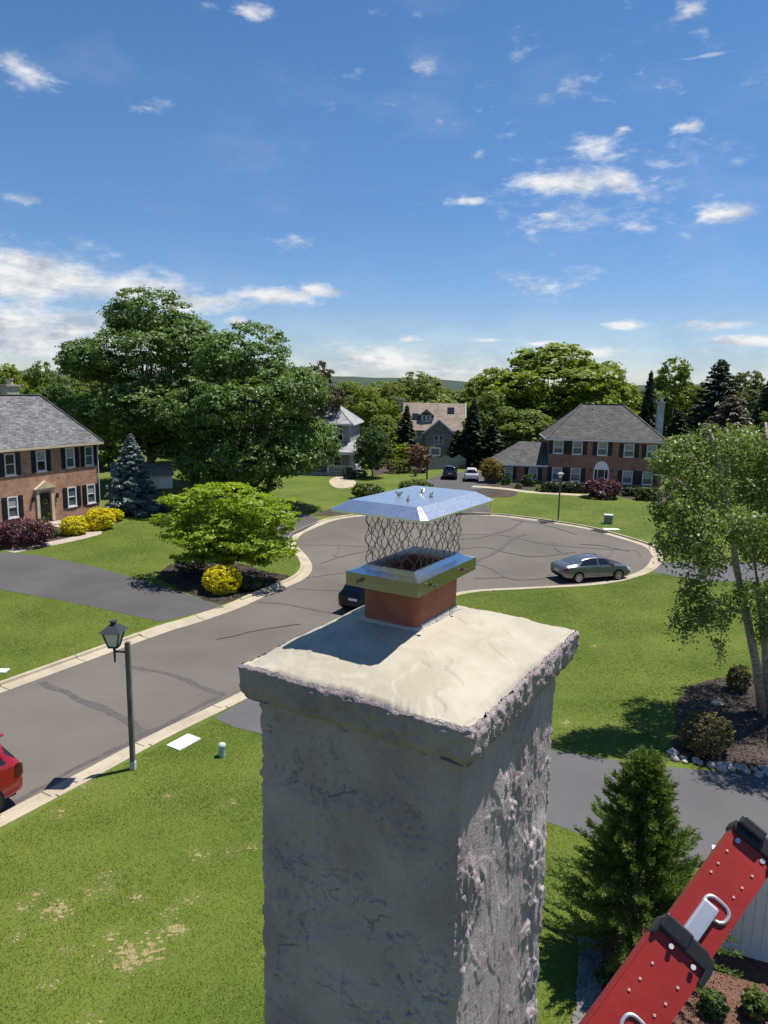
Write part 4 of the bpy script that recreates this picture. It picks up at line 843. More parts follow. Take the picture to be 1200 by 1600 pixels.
place('pine', 'pine_tree', 'sparse greyish pine above the birch', 'tree', 1145, 84, 618, 120, 'lf_bare', rz=1.)
place('round', 'leafy_tree', 'green tree on the skyline right of the dull green pine', 'tree', 1172, 122, 580, 90, 'lf_olive')
place('pine', 'pine_tree', 'dark pine at the right edge above the birch', 'tree', 1205, 98, 592, 80, 'lf_pine')
place('round', 'leafy_tree', 'green tree at the far right edge below the skyline', 'tree', 1215, 80, 640, 110, 'lf_mid')
place('roundb', 'leafy_tree', 'yellow green tree behind the roof ridge at the left edge', 'tree', 8, 92, 570, 90, 'lf_bright')
place('loose', 'leafy_tree', 'mid green tree behind the stone chimney of the left house', 'tree', 62, 90, 568, 84, 'lf_mid')
place('round', 'leafy_tree', 'dark green tree between the left house and the tallest tree', 'tree', 100, 84, 588, 90, 'lf_oak')
place('round', 'leafy_tree', 'dark green tree low behind the blue spruce', 'tree', 165, 84, 620, 110, 'lf_oak', rz=2.9)
place('loose', 'leafy_tree', 'low dark tree behind the trunk of the broad maple', 'tree', 300, 92, 640, 130, 'lf_oak', rz=.9)
# the belt of woodland behind everything
r_ = random.Random(5)
belts = [(46, 150, 235, 594, 610, 70, 110, 'distant leafy tree in the wooded belt along the horizon', 'trees of the wooded belt'),
         (26, 118, 145, 608, 632, 70, 110, 'leafy tree in the nearer row behind the houses', 'trees of the row behind the houses')]
for n_, y0_, y1_, t0_, t1_, w0_, w1_, lb_, gr_ in belts:
    for k in range(n_):
        X = -60+k*1265/(n_-1) + r_.uniform(-14, 14); Y = r_.uniform(y0_, y1_); tp = r_.uniform(t0_, t1_) + (X-600)*.02
        place(r_.choice(['round', 'roundb', 'loose']), 'leafy_tree', lb_, 'tree', X, Y, tp, r_.uniform(w0_, w1_), r_.choice(['lf_mid', 'lf_olive', 'lf_willow', 'lf_bright', 'lf_mid']), group=gr_)

# layered lime green tree on the island bed
def dogwood():
    b = g(362, 905, ZL); Y = b[1]; s = Y/FP; t = thing('dogwood_tree', 'spreading lime green tree in tiers above a yellow shrub', 'tree', (b[0], b[1], ZL)); lob = []
    for (x, y, w, hh, dy) in [(350,765,50,15,.3),(290,782,40,13,-.4),(320,800,52,16,.9),(400,785,62,18,.2),(425,805,46,16,-.5),(275,812,40,15,.6),(365,795,60,20,1.2),(300,835,50,16,-.9),(345,820,45,14,-.6),(425,825,40,15,1.0),
                           (385,830,50,16,-.6),(330,850,48,14,-.6),(395,848,50,14,-1.2),(370,866,46,12,-.6),(425,862,36,12,-1.3),(280,835,30,11,-.2),(445,820,24,12,.6),(312,770,26,9,-.5),(350,845,45,14,.8),(300,868,34,11,-.4),(440,850,30,11,-.2),(345,872,40,10,.2),(400,875,30,9,-.6)]:
        p = at(x, y, Y+dy); lob.append((p[0]-b[0], dy, p[2]-ZL, w*s, w*s*.9, hh*s*.8))
    P, Nn = clumped(lob, 26000, .38, per=22, flat=.35, up=.9, shell=(.35, 1.0), fill=.5); V, Fc = leaf_quads(P, Nn, .095*rng.uniform(.6, 1.3, len(P)), .6); link('crown', npmesh('crown', V, Fc, 'lf_lime'), t)
    mb = MB(); mb.tube([(0, 0, -.1), (-.1, .1, .9), (-.05, 0, 1.7)], [.17, .13, .10], 8)
    for (x, y, z, a, b_, c) in lob: mb.tube([(-.05, 0, random.uniform(.9, 1.7)), (x*.5, y*.5, z*.55+.5), (x, y, z-c*.5)], [.075, .05, .015], 6)
    mb.build('trunk', 'bark_grey', t, True)
dogwood()

def shrub(name, label, pxx, base_y, wpx, hpx, lm, leaf=.07, n=2600, group=None, box=False, cr=.16, flat=.8, z=ZL, depth_k=1.0, inner=True):
    b = g(pxx, base_y, z); Y = b[1]; w = wpx*Y/FP; h = hpx*Y/FP*1.02; cy = w*.5*depth_k
    lob = [(0, cy, h*.45, w*.46, w*.46*depth_k, h*.52)] if not box else [(x*w*.33, cy+y_*w*.3*depth_k, h*.5, w*.2, w*.2*depth_k, h*.5) for x in (-1, -.33, .33, 1) for y_ in (-1, 0, 1)]
    if not box:
        for k in range(7): a = k*.9+1; lob.append((math.cos(a)*w*.26, cy+math.sin(a)*w*.26*depth_k, h*random.uniform(.35, .62), w*.24, w*.24*depth_k, h*.36))
    P, Nn = clumped(lob, n, cr*max(.5, w/2.2), per=14, flat=flat, up=.35, shell=(.7, 1.0), fill=.2); ok = P[:, 2] > .02; P = P[ok]; Nn = Nn[ok]
    V, Fc = leaf_quads(P, Nn, leaf*rng.uniform(.6, 1.3, len(P)), .55)
    t = thing(name, label, 'shrub' if 'hedge' not in name else 'hedge', (b[0], b[1], z), 0, group); link('foliage', npmesh('foliage', V, Fc, lm), t)
    mb = MB()
    for k in range(7): a = k*.9; mb.tube([(0, cy, -.05), (math.cos(a)*w*.12, cy+math.sin(a)*w*.12*depth_k, h*.3), (math.cos(a)*w*.3, cy+math.sin(a)*w*.3*depth_k, h*.62)], [.03*w**.5, .02*w**.5, .006], 5, cap=False)
    mb.build('stem', 'bark', t)
    return t
shrub('purple_maple', 'purple leaved mound shrub at the left edge by the driveway', 22, 860, 96, 44, 'lf_purple', .075, 6500, depth_k=.7)
shrub('yellow_shrub', 'round yellow shrub nearest the brick house door', 107, 839, 44, 30, 'lf_yellow', 0.057, 7980, cr=.13)
shrub('yellow_shrub', 'largest yellow shrub under the window of the left house', 146, 831, 50, 36, 'lf_yellow', 0.057, 9880, cr=.13)
shrub('yellow_shrub', 'small yellow shrub beside the blue spruce', 176, 816, 26, 20, 'lf_yellow', 0.057, 4180, cr=.13)
shrub('yellow_shrub', 'yellow shrub half hidden behind the purple mound', 56, 835, 28, 20, 'lf_yellow', 0.057, 3420, cr=.13)
shrub('green_shrub', 'dark green shrub left of the black front door', 53, 821, 34, 22, 'lf_shrub', .06, 2000)
shrub('green_shrub', 'small green shrub beside the front step', 77, 842, 20, 14, 'lf_shrub', .05, 1200)
shrub('green_shrub', 'green shrub behind the round yellow shrub', 108, 808, 26, 16, 'lf_shrub', .06, 1500)
shrub('green_shrub', 'green shrub behind the largest yellow shrub', 130, 803, 24, 14, 'lf_box', .06, 1500)
shrub('yellow_shrub', 'bright yellow shrub in the island bed under the lime tree', 341, 934, 66, 46, 'lf_yellow', 0.048, 13300, cr=.11)
shrub('green_shrub', 'dark low shrub left of the island bed yellow shrub', 292, 902, 52, 34, 'lf_conifer', .05, 3000)
shrub('green_shrub', 'small green perennial clump right of the island bed yellow shrub', 388, 926, 40, 20, 'lf_shrub', .05, 1800)
shrub('purple_maple', 'purple dome shaped maple shrub before the arched door', 948, 782, 63, 30, 'lf_purple', .12, 4500)
shrub('yellow_shrub', 'small yellow green shrub on the path of the hip roofed house', 849, 769, 22, 11, 'lf_lime', .10, 900)
shrub('clipped_hedge', 'long dark clipped hedge under the left windows of the hip roofed house', 884, 770, 72, 15, 'lf_conifer', .11, 3500, box=True, depth_k=.2)
shrub('clipped_hedge', 'short dark hedge right of the arched door', 988, 776, 30, 14, 'lf_conifer', .11, 1600, box=True, depth_k=.4)
shrub('clipped_hedge', 'boxy bright green hedge at the right corner of the hip roofed house', 1016, 783, 36, 20, 'lf_box', .11, 2800, box=True, depth_k=.6)
shrub('green_shrub', 'green shrub under the wing window of the hip roofed house', 828, 761, 28, 18, 'lf_shrub', .12, 1500)
shrub('green_shrub', 'dark shrub between the wing windows', 792, 758, 20, 14, 'lf_shrub', .12, 900)
shrub('green_shrub', 'tiny grey green shrub on the wing bed', 811, 764, 11, 8, 'lf_box', .10, 400)
shrub('green_shrub', 'rounded olive green shrub behind the cap left corner', 575, 782, 54, 24, 'lf_box', .10, 3400, depth_k=.7)
shrub('green_shrub', 'rounded green shrub behind the wing nuts of the cap', 650, 772, 56, 20, 'lf_box', .10, 3000, depth_k=.7)
shrub('brown_shrub', 'reddish brown tall shrub on the middle bed', 653, 740, 44, 46, 'lf_redbrown', .14, 2600)
shrub('yellow_shrub', 'yellow green tall shrub on the middle bed', 627, 734, 32, 44, 'lf_lime', .14, 1800)
shrub('green_shrub', 'olive shrub left of the reddish brown shrub', 622, 741, 40, 24, 'lf_olive', .13, 1500)
shrub('green_shrub', 'light green tall shrub right of the reddish brown shrub', 672, 731, 26, 36, 'lf_bright', .14, 1300)
shrub('purple_maple', 'dark red leaved small tree shrub before the tan house', 690, 716, 28, 36, 'lf_purple', .15, 1400)
shrub('green_shrub', 'dark shrub at the foot of the porch', 543, 749, 20, 18, 'lf_conifer', .11, 900)
shrub('green_shrub', 'low dark shrub on the porch bed', 562, 747, 24, 12, 'lf_shrub', .11, 900)
shrub('dry_boxwood', 'large rounded half brown boxwood on the birch bed', 1119, 1196, 92, 74, 'lf_drybox', .035, 11000, cr=.08)
shrub('dry_boxwood', 'smaller boxwood behind the birch stems', 1162, 1086, 40, 44, 'lf_drybox', .035, 5000, cr=.09)
place('small', 'crabapple_tree', 'small tree with orange tinged leaves by the far driveway', 'tree', 768, 79, 716, 46, 'lf_orange')

# river birch with several stems
def birch():
    b = g(1196, 1116, ZL); Y = b[1]; t = thing('birch_tree', 'multi stemmed birch with peeling bark at the right edge', 'tree', (b[0], b[1], ZL))
    def q(x, y, dy): p = at(x, y, Y+dy); return (p[0]-b[0], dy, p[2]-ZL)
    mb = MB()
    stems = [([(1192,1120,0),(1182,1040,-.1),(1166,960,-.2),(1150,885,-.3),(1142,815,-.3),(1128,750,-.4),(1118,700,-.5),(1108,672,-.5)], .115),
             ([(1142,815,-.3),(1134,770,.0),(1137,710,.3),(1136,670,.4)], .075), ([(1198,1118,.1),(1196,1020,.2),(1186,930,.4),(1178,870,.5),(1160,820,.9),(1150,760,1.2)], .10),
             ([(1204,1118,.2),(1206,960,.5),(1204,820,.8),(1200,720,1.0),(1196,660,1.2)], .10), ([(1210,1118,0),(1250,960,-.3),(1275,820,-.5),(1290,720,-.6)], .10), ([(1212,1118,-.1),(1265,980,-1.2),(1320,880,-2.4),(1345,800,-3.0)], .09),
             ([(1150,885,-.3),(1110,850,-.8),(1075,840,-1.3),(1050,835,-1.6)], .035), ([(1166,960,-.2),(1120,940,-.8),(1085,970,-1.2),(1068,990,-1.4)], .035),
             ([(1142,815,-.3),(1090,770,-.9),(1050,745,-1.3),(1022,742,-1.5)], .035), ([(1128,750,-.4),(1080,715,-.6),(1040,705,-.8),(1020,712,-.9)], .03), ([(1178,870,.5),(1200,800,1.2),(1180,740,1.7)], .04),
             ([(1166,960,-.2),(1140,950,-.9),(1128,985,-1.3),(1122,1030,-1.4)], .025)]
    for pts, r0 in stems: mb.tube([q(*p) for p in pts], np.linspace(r0*1.35, r0*.45, len(pts)), 8)
    mb.build('trunk', 'bark_birch', t, True)
    lob = []
    for (x, y, w, hh, dy) in [(1125,690,50,32,-.2),(1070,705,50,28,-.6),(1170,700,55,40,.8),(1040,720,34,26,-.9),(1090,750,60,38,-.6),(1150,760,60,40,.6),(1200,740,60,50,1.2),(1052,790,44,34,-1.2),(1100,810,62,36,-1.0),(1165,820,50,34,-1.2),
                           (1070,850,52,30,-1.3),(1110,870,46,26,-1.5),(1190,850,50,40,1.0),(1085,925,34,34,-1.3),(1110,950,40,30,-1.5),(1070,970,26,30,-1.4),(1190,930,42,36,-.9),(1240,720,70,60,.4),(1250,830,70,60,0),(1260,930,60,40,.4),(1128,1000,10,34,-1.4),(1150,930,24,24,-1.3),(1035,845,18,26,-1.6),(1200,980,30,26,-.8),(1150,690,40,30,2.0),(1210,800,60,50,2.4),(1345,800,60,50,-3.0),(1350,900,55,45,-3.3),(1310,720,60,50,-2.4),(1400,830,60,50,-2.6),(1290,880,40,36,-2.6)]:
        p = q(x, y, dy); s = (Y+dy)/FP; lob.append((p[0], p[1], p[2], w*s*.92, w*s*.8, hh*s*.9))
    P, Nn = clumped(lob, 50000, .22, per=14, flat=1.0, up=.25, shell=(.25, 1.0), fill=.55, jitter=1.4); P[:, 2] -= rng.random(len(P))**3*.55
    V, Fc = leaf_quads(P, Nn, .052*rng.uniform(.6, 1.3, len(P)), .62); link('crown', npmesh('crown', V, Fc, 'lf_birch'), t)
birch()

# shredded bark lying on the beds
def chips(name, poly, n, size, m, label, z):
    poly = np.asarray(poly); lo = poly.min(0); hi = poly.max(0); P = rng.uniform(lo, hi, (n*3, 2)); P = P[inside(poly, P)][:n]; k = len(P)
    C = np.stack([P[:, 0], P[:, 1], z+rng.random(k)*.03], 1); Nn = np.array([0, 0, 1.])+rng.normal(0, .45, (k, 3)); V, Fc = leaf_quads(C, Nn, size*rng.uniform(.5, 1.4, k), .3, .05)
    o = link(name, npmesh(name, V, Fc, m)); props(o, label, 'mulch', kind='stuff')
leafmat('chip', (.022, .016, .013), (.13, .10, .082), 0.0, 2.0, rough=.95, spec=.1); leafmat('chip_red', (.07, .032, .022), (.25, .14, .105), 0.0, 2.0, rough=.95, spec=.1)
chips('bark_mulch', BB, 9000, .045, 'chip', 'dark shredded bark on the birch bed', .115)
chips('bark_mulch', BD, 6000, .06, 'chip', 'dark shredded bark on the island bed', .115)
chips('bark_mulch', BN, 9000, .03, 'chip_red', 'red brown shredded bark below the fence', .115)

# feathery cypress next to the drive
def cypress():
    b = g(985, 1492, ZL); Y = b[1]; t = thing('cypress_tree', 'feathery green cypress between the chimney and the red ladder', 'tree', (b[0], b[1], ZL)); r_ = np.random.default_rng(4)
    top = at(1012, 1168, Y); H_ = top[2]-ZL; lx = top[0]-b[0]; mb = MB(); mb.tube([(0, 0, -.1), (lx*.4, 0, H_*.5), (lx, 0, H_*.97)], [.09, .05, .01], 8); P = []; A = []; S = []
    for k in range(420):
        tt = ((k+.5)/420); z0 = .12+(H_-.25)*tt**1.05*.96; L_ = 1.58*(1-tt)**.78*(.55+.75*r_.random()**1.5)+.16; a = k*2.399963+r_.uniform(-.3, .3); rise = .42+.6*tt+r_.uniform(-.15, .15)
        d = np.array([math.cos(a), math.sin(a), rise]); d /= np.linalg.norm(d); o = np.array([lx*z0/H_, 0, z0])
        if k % 6 == 0: mb.tube([tuple(o), tuple(o+d*L_*.8)], [.012, .004], 4, cap=False)
        nb = int(12+24*L_)
        for j in range(nb):                           # side sprays along the shoot
            s = .25+.75*(j+r_.random())/nb; p0 = o+d*L_*s; p0[2] -= .10*L_*s*s; sd_ = r_.normal(size=3); sd_ -= (sd_@d)*d; sd_ /= np.linalg.norm(sd_); sl = (.24*(1.15-s)+.07)*(.6+.6*r_.random())
            ax = d*.95+sd_*.55+np.array([0, 0, .18]); ax /= np.linalg.norm(ax); m_ = 9
            q = np.linspace(.1, 1, m_)+r_.uniform(-.05, .05, m_); P.append(p0+ax*(q*sl)[:, None]+r_.normal(0, .012, (m_, 3))); A.append(ax+r_.normal(0, .30, (m_, 3))); S.append(np.full(m_, .046)*(1.15-.5*q))
    P = np.concatenate(P); A = np.concatenate(A); S = np.concatenate(S); A /= np.linalg.norm(A, axis=1)[:, None]; Nn = np.cross(A, r_.normal(size=A.shape)); Nn /= np.linalg.norm(Nn, axis=1)[:, None]; W_ = np.cross(A, Nn)
    n = len(P); V = np.empty((n, 3, 3)); V[:, 0] = P-W_*(S*.27)[:, None]; V[:, 1] = P+W_*(S*.27)[:, None]; V[:, 2] = P+A*(S*1.5)[:, None]
    link('crown', npmesh('crown', V.reshape(-1, 3), np.arange(n*3).reshape(-1, 3), 'lf_cypress'), t); mb.build('trunk', 'bark', t, True)
cypress()

# stones edging the birch bed, and the strip of dark pebbles below the cypress
def blob(r_, sub=1):
    bm = bmesh.new(); bmesh.ops.create_icosphere(bm, subdivisions=sub, radius=1); 
    for v_ in bm.verts: v_.co *= 1+r_.uniform(-.16, .16)
    me = bpy.data.meshes.new('stone'); bm.to_mesh(me); bm.free(); me.polygons.foreach_set('use_smooth', [True]*len(me.polygons)); return me
r_ = random.Random(9); stones = [blob(r_, 2) for _ in range(6)]
for me in stones: me.materials.append(MATS['stone_pale'])
c0 = g(1046, 1182, ZL); edging = thing('stone_edging', 'row of pale rounded stones along the birch bed', 'stones', c0)
ec = resample(catmull(px([(1050,1180),(1062,1188),(1085,1192),(1110,1198),(1150,1203),(1200,1210),(1300,1218)]), 6), .23)
for k, c in enumerate(ec):
    for rep in range(2 if k < 14 else 1):
        o = link('stone', stones[r_.randrange(6)], edging); s = r_.uniform(.08, .18)
        o.location = (c[0]-c0[0]+r_.uniform(-.1, .1), c[1]-c0[1]+r_.uniform(-.14, .1)+(.16 if rep else 0), .03); o.scale = (s, s*r_.uniform(.7, 1), s*.62); o.rotation_euler = (0, 0, r_.uniform(0, 6))
for (x, y, s, lab) in ((1120,1100,.22,'flat pale stone on the mulch beside the birch'),):
    b = g(x, y, ZL); o = link('boulder', stones[2]); o.location = tuple(b); o.scale = (s, s*.7, s*.4); props(o, lab, 'stone')
def pebbles():
    poly = px([(908,1470),(932,1466),(940,1500),(942,1560),(930,1640),(890,1640),(902,1560),(906,1500)]); n = 900; lo = poly.min(0); hi = poly.max(0); P = rng.uniform(lo, hi, (6000, 2)); P = P[inside(poly, P)][:n]
    base = [(-1, 0, 0), (1, 0, 0), (0, -1, 0), (0, 1, 0), (0, 0, 1), (.7, .7, .45), (-.7, .7, .45), (.7, -.7, .45), (-.7, -.7, .45)]; Fq = [(4, 5, 3, 6), (4, 6, 0, 8), (4, 8, 2, 7), (4, 7, 1, 5)]; V = []; Fc = []
    for k, p in enumerate(P):
        a = random.uniform(0, 6.3); s = random.uniform(.03, .065); ca, sa = math.cos(a), math.sin(a); o_ = len(V)
        for (x, y, z) in base: V.append((p[0]+(x*ca-y*sa*.7)*s, p[1]+(x*sa+y*ca*.7)*s, .112+z*s*.8+random.uniform(0, .02)))
        Fc += [tuple(i+o_ for i in q) for q in Fq]
    o = pym('pebbles', V, Fc, 'pebble', smooth=True); props(o, 'dark grey river pebbles in a strip below the cypress', 'pebbles', kind='stuff')
pebbles()
shrub('green_shrub', 'leafy green plant on the red mulch near the fence', 1122, 1600, 44, 40, 'lf_shrub', .05, 700)
shrub('green_shrub', 'bright green plant in the lower right corner on red mulch', 1190, 1604, 46, 48, 'lf_box', .05, 900)
shrub('green_shrub', 'small leafy plant beside the pebbles under the cypress', 950, 1545, 26, 26, 'lf_shrub', .05, 400)

# ------------------------------------------------------------------ houses
def wall_with_holes(x0, x1, z0, z1, holes, depth=.10):
    """front wall (y=0 facing -y) with real openings and reveals"""
    xs = sorted({x0, x1, *[h[0] for h in holes], *[h[1] for h in holes]}); zs = sorted({z0, z1, *[h[2] for h in holes], *[h[3] for h in holes]}); mb = MB()
    def hole(cx, cz): return any(h[0] < cx < h[1] and h[2] < cz < h[3] for h in holes)
    for i in range(len(xs)-1):
        for j in range(len(zs)-1):
            if not hole((xs[i]+xs[i+1])/2, (zs[j]+zs[j+1])/2): mb.add([(xs[i], 0, zs[j]), (xs[i+1], 0, zs[j]), (xs[i+1], 0, zs[j+1]), (xs[i], 0, zs[j+1])], [(0, 1, 2, 3)])
    for (a, b, c, d) in holes:
        mb.add([(a, 0, c), (b, 0, c), (b, 0, d), (a, 0, d), (a, depth, c), (b, depth, c), (b, depth, d), (a, depth, d)], [(0, 4, 5, 1), (1, 5, 6, 2), (2, 6, 7, 3), (3, 7, 4, 0), (4, 7, 6, 5)])
    return mb
def window(parent, x, z, w, h, trim='white_trim', pane='pane', shutters=None, sw=.36, y=0.0, blind=0.0, M_=None):
    mb = MB(); t = .07
    for b in ((x-t*.3, x+t, z-.02, z+h), (x+w-t, x+w+t*.3, z-.02, z+h), (x+t, x+w-t, z+h-t, z+h), (x+t, x+w-t, z-.02, z+t)): mb.box(b[0], b[1], y-.03, y+.06, b[2], b[3])
    mb.box(x-t, x+w+t, y-.06, y+.05, z-.08, z-.021); mb.box(x+t, x+w-t, y-.005, y+.05, z+h*.5-.03, z+h*.5+.03)
    if M_: mb.xf(M_)
    o = mb.build('window', trim, parent)
    for k in (0, 1):
        p = MB().box(x+t, x+w-t, y+.05-.02*k, y+.06-.02*k, z+t+(h*.5-.04)*k, z+h*.5-.03+(h*.5-.04)*k)
        if M_: p.xf(M_)
        p.build('pane', pane, o)
    if blind:
        p = MB().box(x+t+.01, x+w-t-.01, y+.026, y+.029, z+h-t-h*blind, z+h-t)
        if M_: p.xf(M_)
        p.build('blind', 'blind', o)
    if shutters:
        for xs in (x-.06-sw, x+w+.06):
            s = MB().box(xs, xs+sw, y-.045, y-.004, z-.06, z+h+.02)
            for k in range(7): zz = z+.04+(h-.1)*k/7; s.box(xs+.05, xs+sw-.05, y-.062, y-.046, zz, zz+h*.085)
            if M_: s.xf(M_)
            s.build('shutter', shutters, parent)
    return o
def slab_roof(parent, quads, m, name='roof', th=.10):
    mb = MB()
    for q in quads:
        q = [Vector(p) for p in q]; n = len(q); nn = (q[1]-q[0]).cross(q[2]-q[0]).normalized()
        if nn.z < 0: q = q[::-1]; nn = -nn
        mb.add([tuple(p) for p in q]+[tuple(p-Vector((0, 0, th))) for p in q], [tuple(range(n)), tuple(range(n, 2*n))[::-1]]+[(i, n+i, n+(i+1) % n, (i+1) % n) for i in range(n)])
    return mb.build(name, m, parent)
def hip(parent, x0, x1, y0, y1, ze, zr, inset, m, oh=.38, trim='white_trim', gable_r=False):
    X0, X1, Y0, Y1 = x0-oh, x1+oh, y0-oh, y1+oh; ym = (Y0+Y1)/2; a, b, c, d = (X0, Y0, ze), (X1, Y0, ze), (X1, Y1, ze), (X0, Y1, ze); e = (X0+inset, ym, zr); f_ = (X1-inset, ym, zr)
    rf = slab_roof(parent, [[a, b, f_, e], [b, c, f_], [c, d, e, f_], [d, a, e]], m)
    for p, q in ((a, b), (b, c), (c, d), (d, a)):
        dd = Vector(q)-Vector(p); MB().bar(Vector(p)+Vector((0, 0, -.12)), Vector(q)+Vector((0, 0, -.12)), .13, .15).build('gutter', trim, parent)
    MB().box(X0+.05, X1-.05, Y0+.05, Y1-.05, ze-.20, ze-.14).build('soffit', trim, parent)
    for p, q in ((e, f_), (e, a), (e, d), (f_, b), (f_, c)): MB().bar(Vector(p)+Vector((0, 0, .02)), Vector(q)+Vector((0, 0, .02)), .22, .05).build('ridge_cap', m, rf)
    return rf

# left brick house: local x runs along the front, origin at its right front corner
A_ = g(155, 802, ZL); B_ = g(0, 832, ZL); ang = math.atan2(A_[1]-B_[1], A_[0]-B_[0])
lh = thing('brick_house', 'red brick house with grey hip roof and cream door surround at the left edge', 'house', (A_[0], A_[1], ZL), ang)
ups = [(-1.12, 3.85), (-2.90, 3.85), (-5.45, 3.82), (-7.95, 3.80), (-10.6, 3.8), (-12.4, 3.8)]; dns = [(-1.10, .92), (-2.92, .92), (-7.95, .85), (-10.6, .85), (-12.4, .85)]
WW, WH = .78, 1.45
holes = [(x, x+WW, z, z+WH) for x, z in ups+dns]; DX0, DX1 = -5.42, -4.45; holes.append((DX0, DX1, .15, 2.25))
wl = wall_with_holes(-13.6, 0, -.1, 5.45, holes); wl.add([(0, 0, -.1), (0, 5.8, -.1), (0, 5.8, 5.45), (0, 0, 5.45), (-13.6, 0, -.1), (-13.6, 5.8, -.1), (-13.6, 5.8, 5.45), (-13.6, 0, 5.45)], [(0, 1, 2, 3), (4, 7, 6, 5), (1, 5, 6, 2)])
wl.build('wall', 'brick', lh)
for k, (x, z) in enumerate(ups+dns): window(lh, x, z, WW, WH, shutters='shutter_navy', sw=.36, blind=(.0, .5, .45, .0, .3, 0, .45, .0, .5, .2, 0)[k], pane='pane_dark' if k in (2, 3) else 'pane')
dr = MB().box(DX0+.06, DX1-.06, .04, .09, .16, 2.22).build('door', 'door_black', lh)
MB().tube([(DX1-.16, -.0, 1.12), (DX1-.16, .05, 1.12)], .03, 8).build('handle', 'chrome', dr)
wr = MB(); cx_ = (DX0+DX1)/2
for k in range(16): a0, a1 = 2*PI*k/16, 2*PI*(k+1)/16; wr.bar((cx_+.17*math.cos(a0), .025, 1.58+.17*math.sin(a0)), (cx_+.17*math.cos(a1), .025, 1.58+.17*math.sin(a1)), .06, .04)
wr.build('wreath', 'lf_olive', dr)
su = MB(); su.box(DX0-.26, DX0-.02, -.10, -.004, .15, 2.42); su.box(DX1+.02, DX1+.26, -.10, -.004, .15, 2.42); su.box(DX0-.34, DX1+.34, -.14, -.004, 2.421, 2.58)
su.add([(DX0-.42, -.2, 2.582), (DX1+.42, -.2, 2.582), (DX1+.42, -.003, 2.582), (DX0-.42, -.003, 2.582), (cx_, -.2, 3.12), (cx_, -.003, 3.12)], [(0, 1, 4), (2, 3, 5), (0, 4, 5, 3), (1, 2, 5, 4), (0, 3, 2, 1)])
su.build('door_surround', 'cream_trim', lh)
MB().box(DX0-.5, DX1+.5, -1.1, -.11, -.1, .10).build('step', 'walk_pavers', lh)
for x in (DX0-.55, DX1+.55): MB().box(x-.06, x+.06, -.16, -.003, 1.75, 2.05).box(x-.09, x+.09, -.2, -.05, 2.05, 2.1).build('wall_lamp', 'lamp_metal', lh)
hip(lh, -13.6, 0, 0, 5.8, 5.62, 9.1, 2.8, 'shingle_grey', trim='cream_trim')
MB().tube([(.06, -.25, 5.45), (.07, -.06, 5.2), (.07, -.06, .1)], .045, 6).build('downspout', 'white_trim', lh)
ch_ = MB().box(-5.1, -4.1, 2.9, 3.6, 8.2, 9.72).box(-5.2, -4.0, 2.8, 3.7, 9.721, 9.84).build('chimney_stack', 'stone_chimney', lh)
MB().tube([(-4.6, 3.25, 9.84), (-4.6, 3.25, 10.2)], .24, 10).tube([(-4.6, 3.25, 10.2), (-4.6, 3.25, 10.27)], .3, 10).build('chimney_pot', 'stone_chimney', ch_)

# hip roofed house on the right
A_ = g(854.6, 755, ZL); B_ = g(1030, 761.4, ZL); ang = math.atan2(B_[1]-A_[1], B_[0]-A_[0])
rh = thing('brick_house', 'brown brick house with dark hip roof and arched white doorway', 'house', (A_[0], A_[1], ZL), ang)
LW = 12.1; ups = [(.47, 3.36), (2.53, 3.32), (5.2, 3.30), (8.0, 3.2), (10.4, 3.15)]; dns = [(.5, .38), (2.5, .38), (8.05, .28), (10.15, .24)]; WW, WH = 1.04, 1.42
holes = [(x, x+WW, z, z+WH) for x, z in ups+dns]+[(5.0, 6.5, .02, 1.72)]
wl = wall_with_holes(0, LW, -.1, 4.85, holes, .12); wl.add([(0, 0, -.1), (0, 8.6, -.1), (0, 8.6, 4.85), (0, 0, 4.85), (LW, 0, -.1), (LW, 8.6, -.1), (LW, 8.6, 4.85), (LW, 0, 4.85)], [(0, 3, 2, 1), (4, 5, 6, 7), (1, 2, 6, 5)])
wl.build('wall', 'brick_brown', rh)
for k, (x, z) in enumerate(ups+dns): window(rh, x, z, WW, WH, shutters='shutter_black', sw=.46, blind=(.6, .45, .5, .55, .5, .4, .5, .4, .5)[k])
dd_ = MB().box(5.42, 6.08, .05, .10, .03, 1.70).build('door', 'door_brown', rh); MB().box(6.0, 6.04, .02, .049, .8, .9).build('handle', 'chrome', dd_)
for x in (5.06, 6.18):
    s_ = MB().box(x, x+.26, .06, .10, .03, 1.70).build('sidelight', 'pane_dark', rh)
arch = [(5.75+.78*math.cos(a), 1.72+.92*math.sin(a)) for a in np.linspace(0, PI, 20)]
nA = len(arch); MB().add([(x, -.05, z) for x, z in arch]+[(x, -.003, z) for x, z in arch], [tuple(range(nA))]+[(i, i+1, nA+i+1, nA+i) for i in range(nA-1)]+[(0, nA, 2*nA-1, nA-1)]).build('door_arch', 'white_paint', rh)
MB().box(4.92, 5.05, -.05, -.003, .02, 1.72).box(6.45, 6.58, -.05, -.003, .02, 1.72).box(5.33, 5.40, -.02, .045, .02, 1.70).box(6.10, 6.17, -.02, .045, .02, 1.70).build('door_frame', 'white_trim', rh)
MB().box(4.7, 6.8, -.9, -.06, -.1, .015).build('step', 'concrete', rh)
for x in (4.6, 6.9): MB().box(x-.06, x+.06, -.14, -.003, 1.5, 1.75).build('wall_lamp', 'lamp_metal', rh)
rf = hip(rh, 0, LW, 0, 8.6, 5.0, 8.75, 4.15, 'shingle_dark')
MB().tube([(5.0, 3.6, 8.1), (5.0, 3.6, 8.75)], .06, 8).build('vent_pipe', 'white_paint', rf)
MB().tube([(LW+.06, -.06, 4.8), (LW+.06, -.06, .1)], .07, 6).build('downspout', 'white_trim', rh)
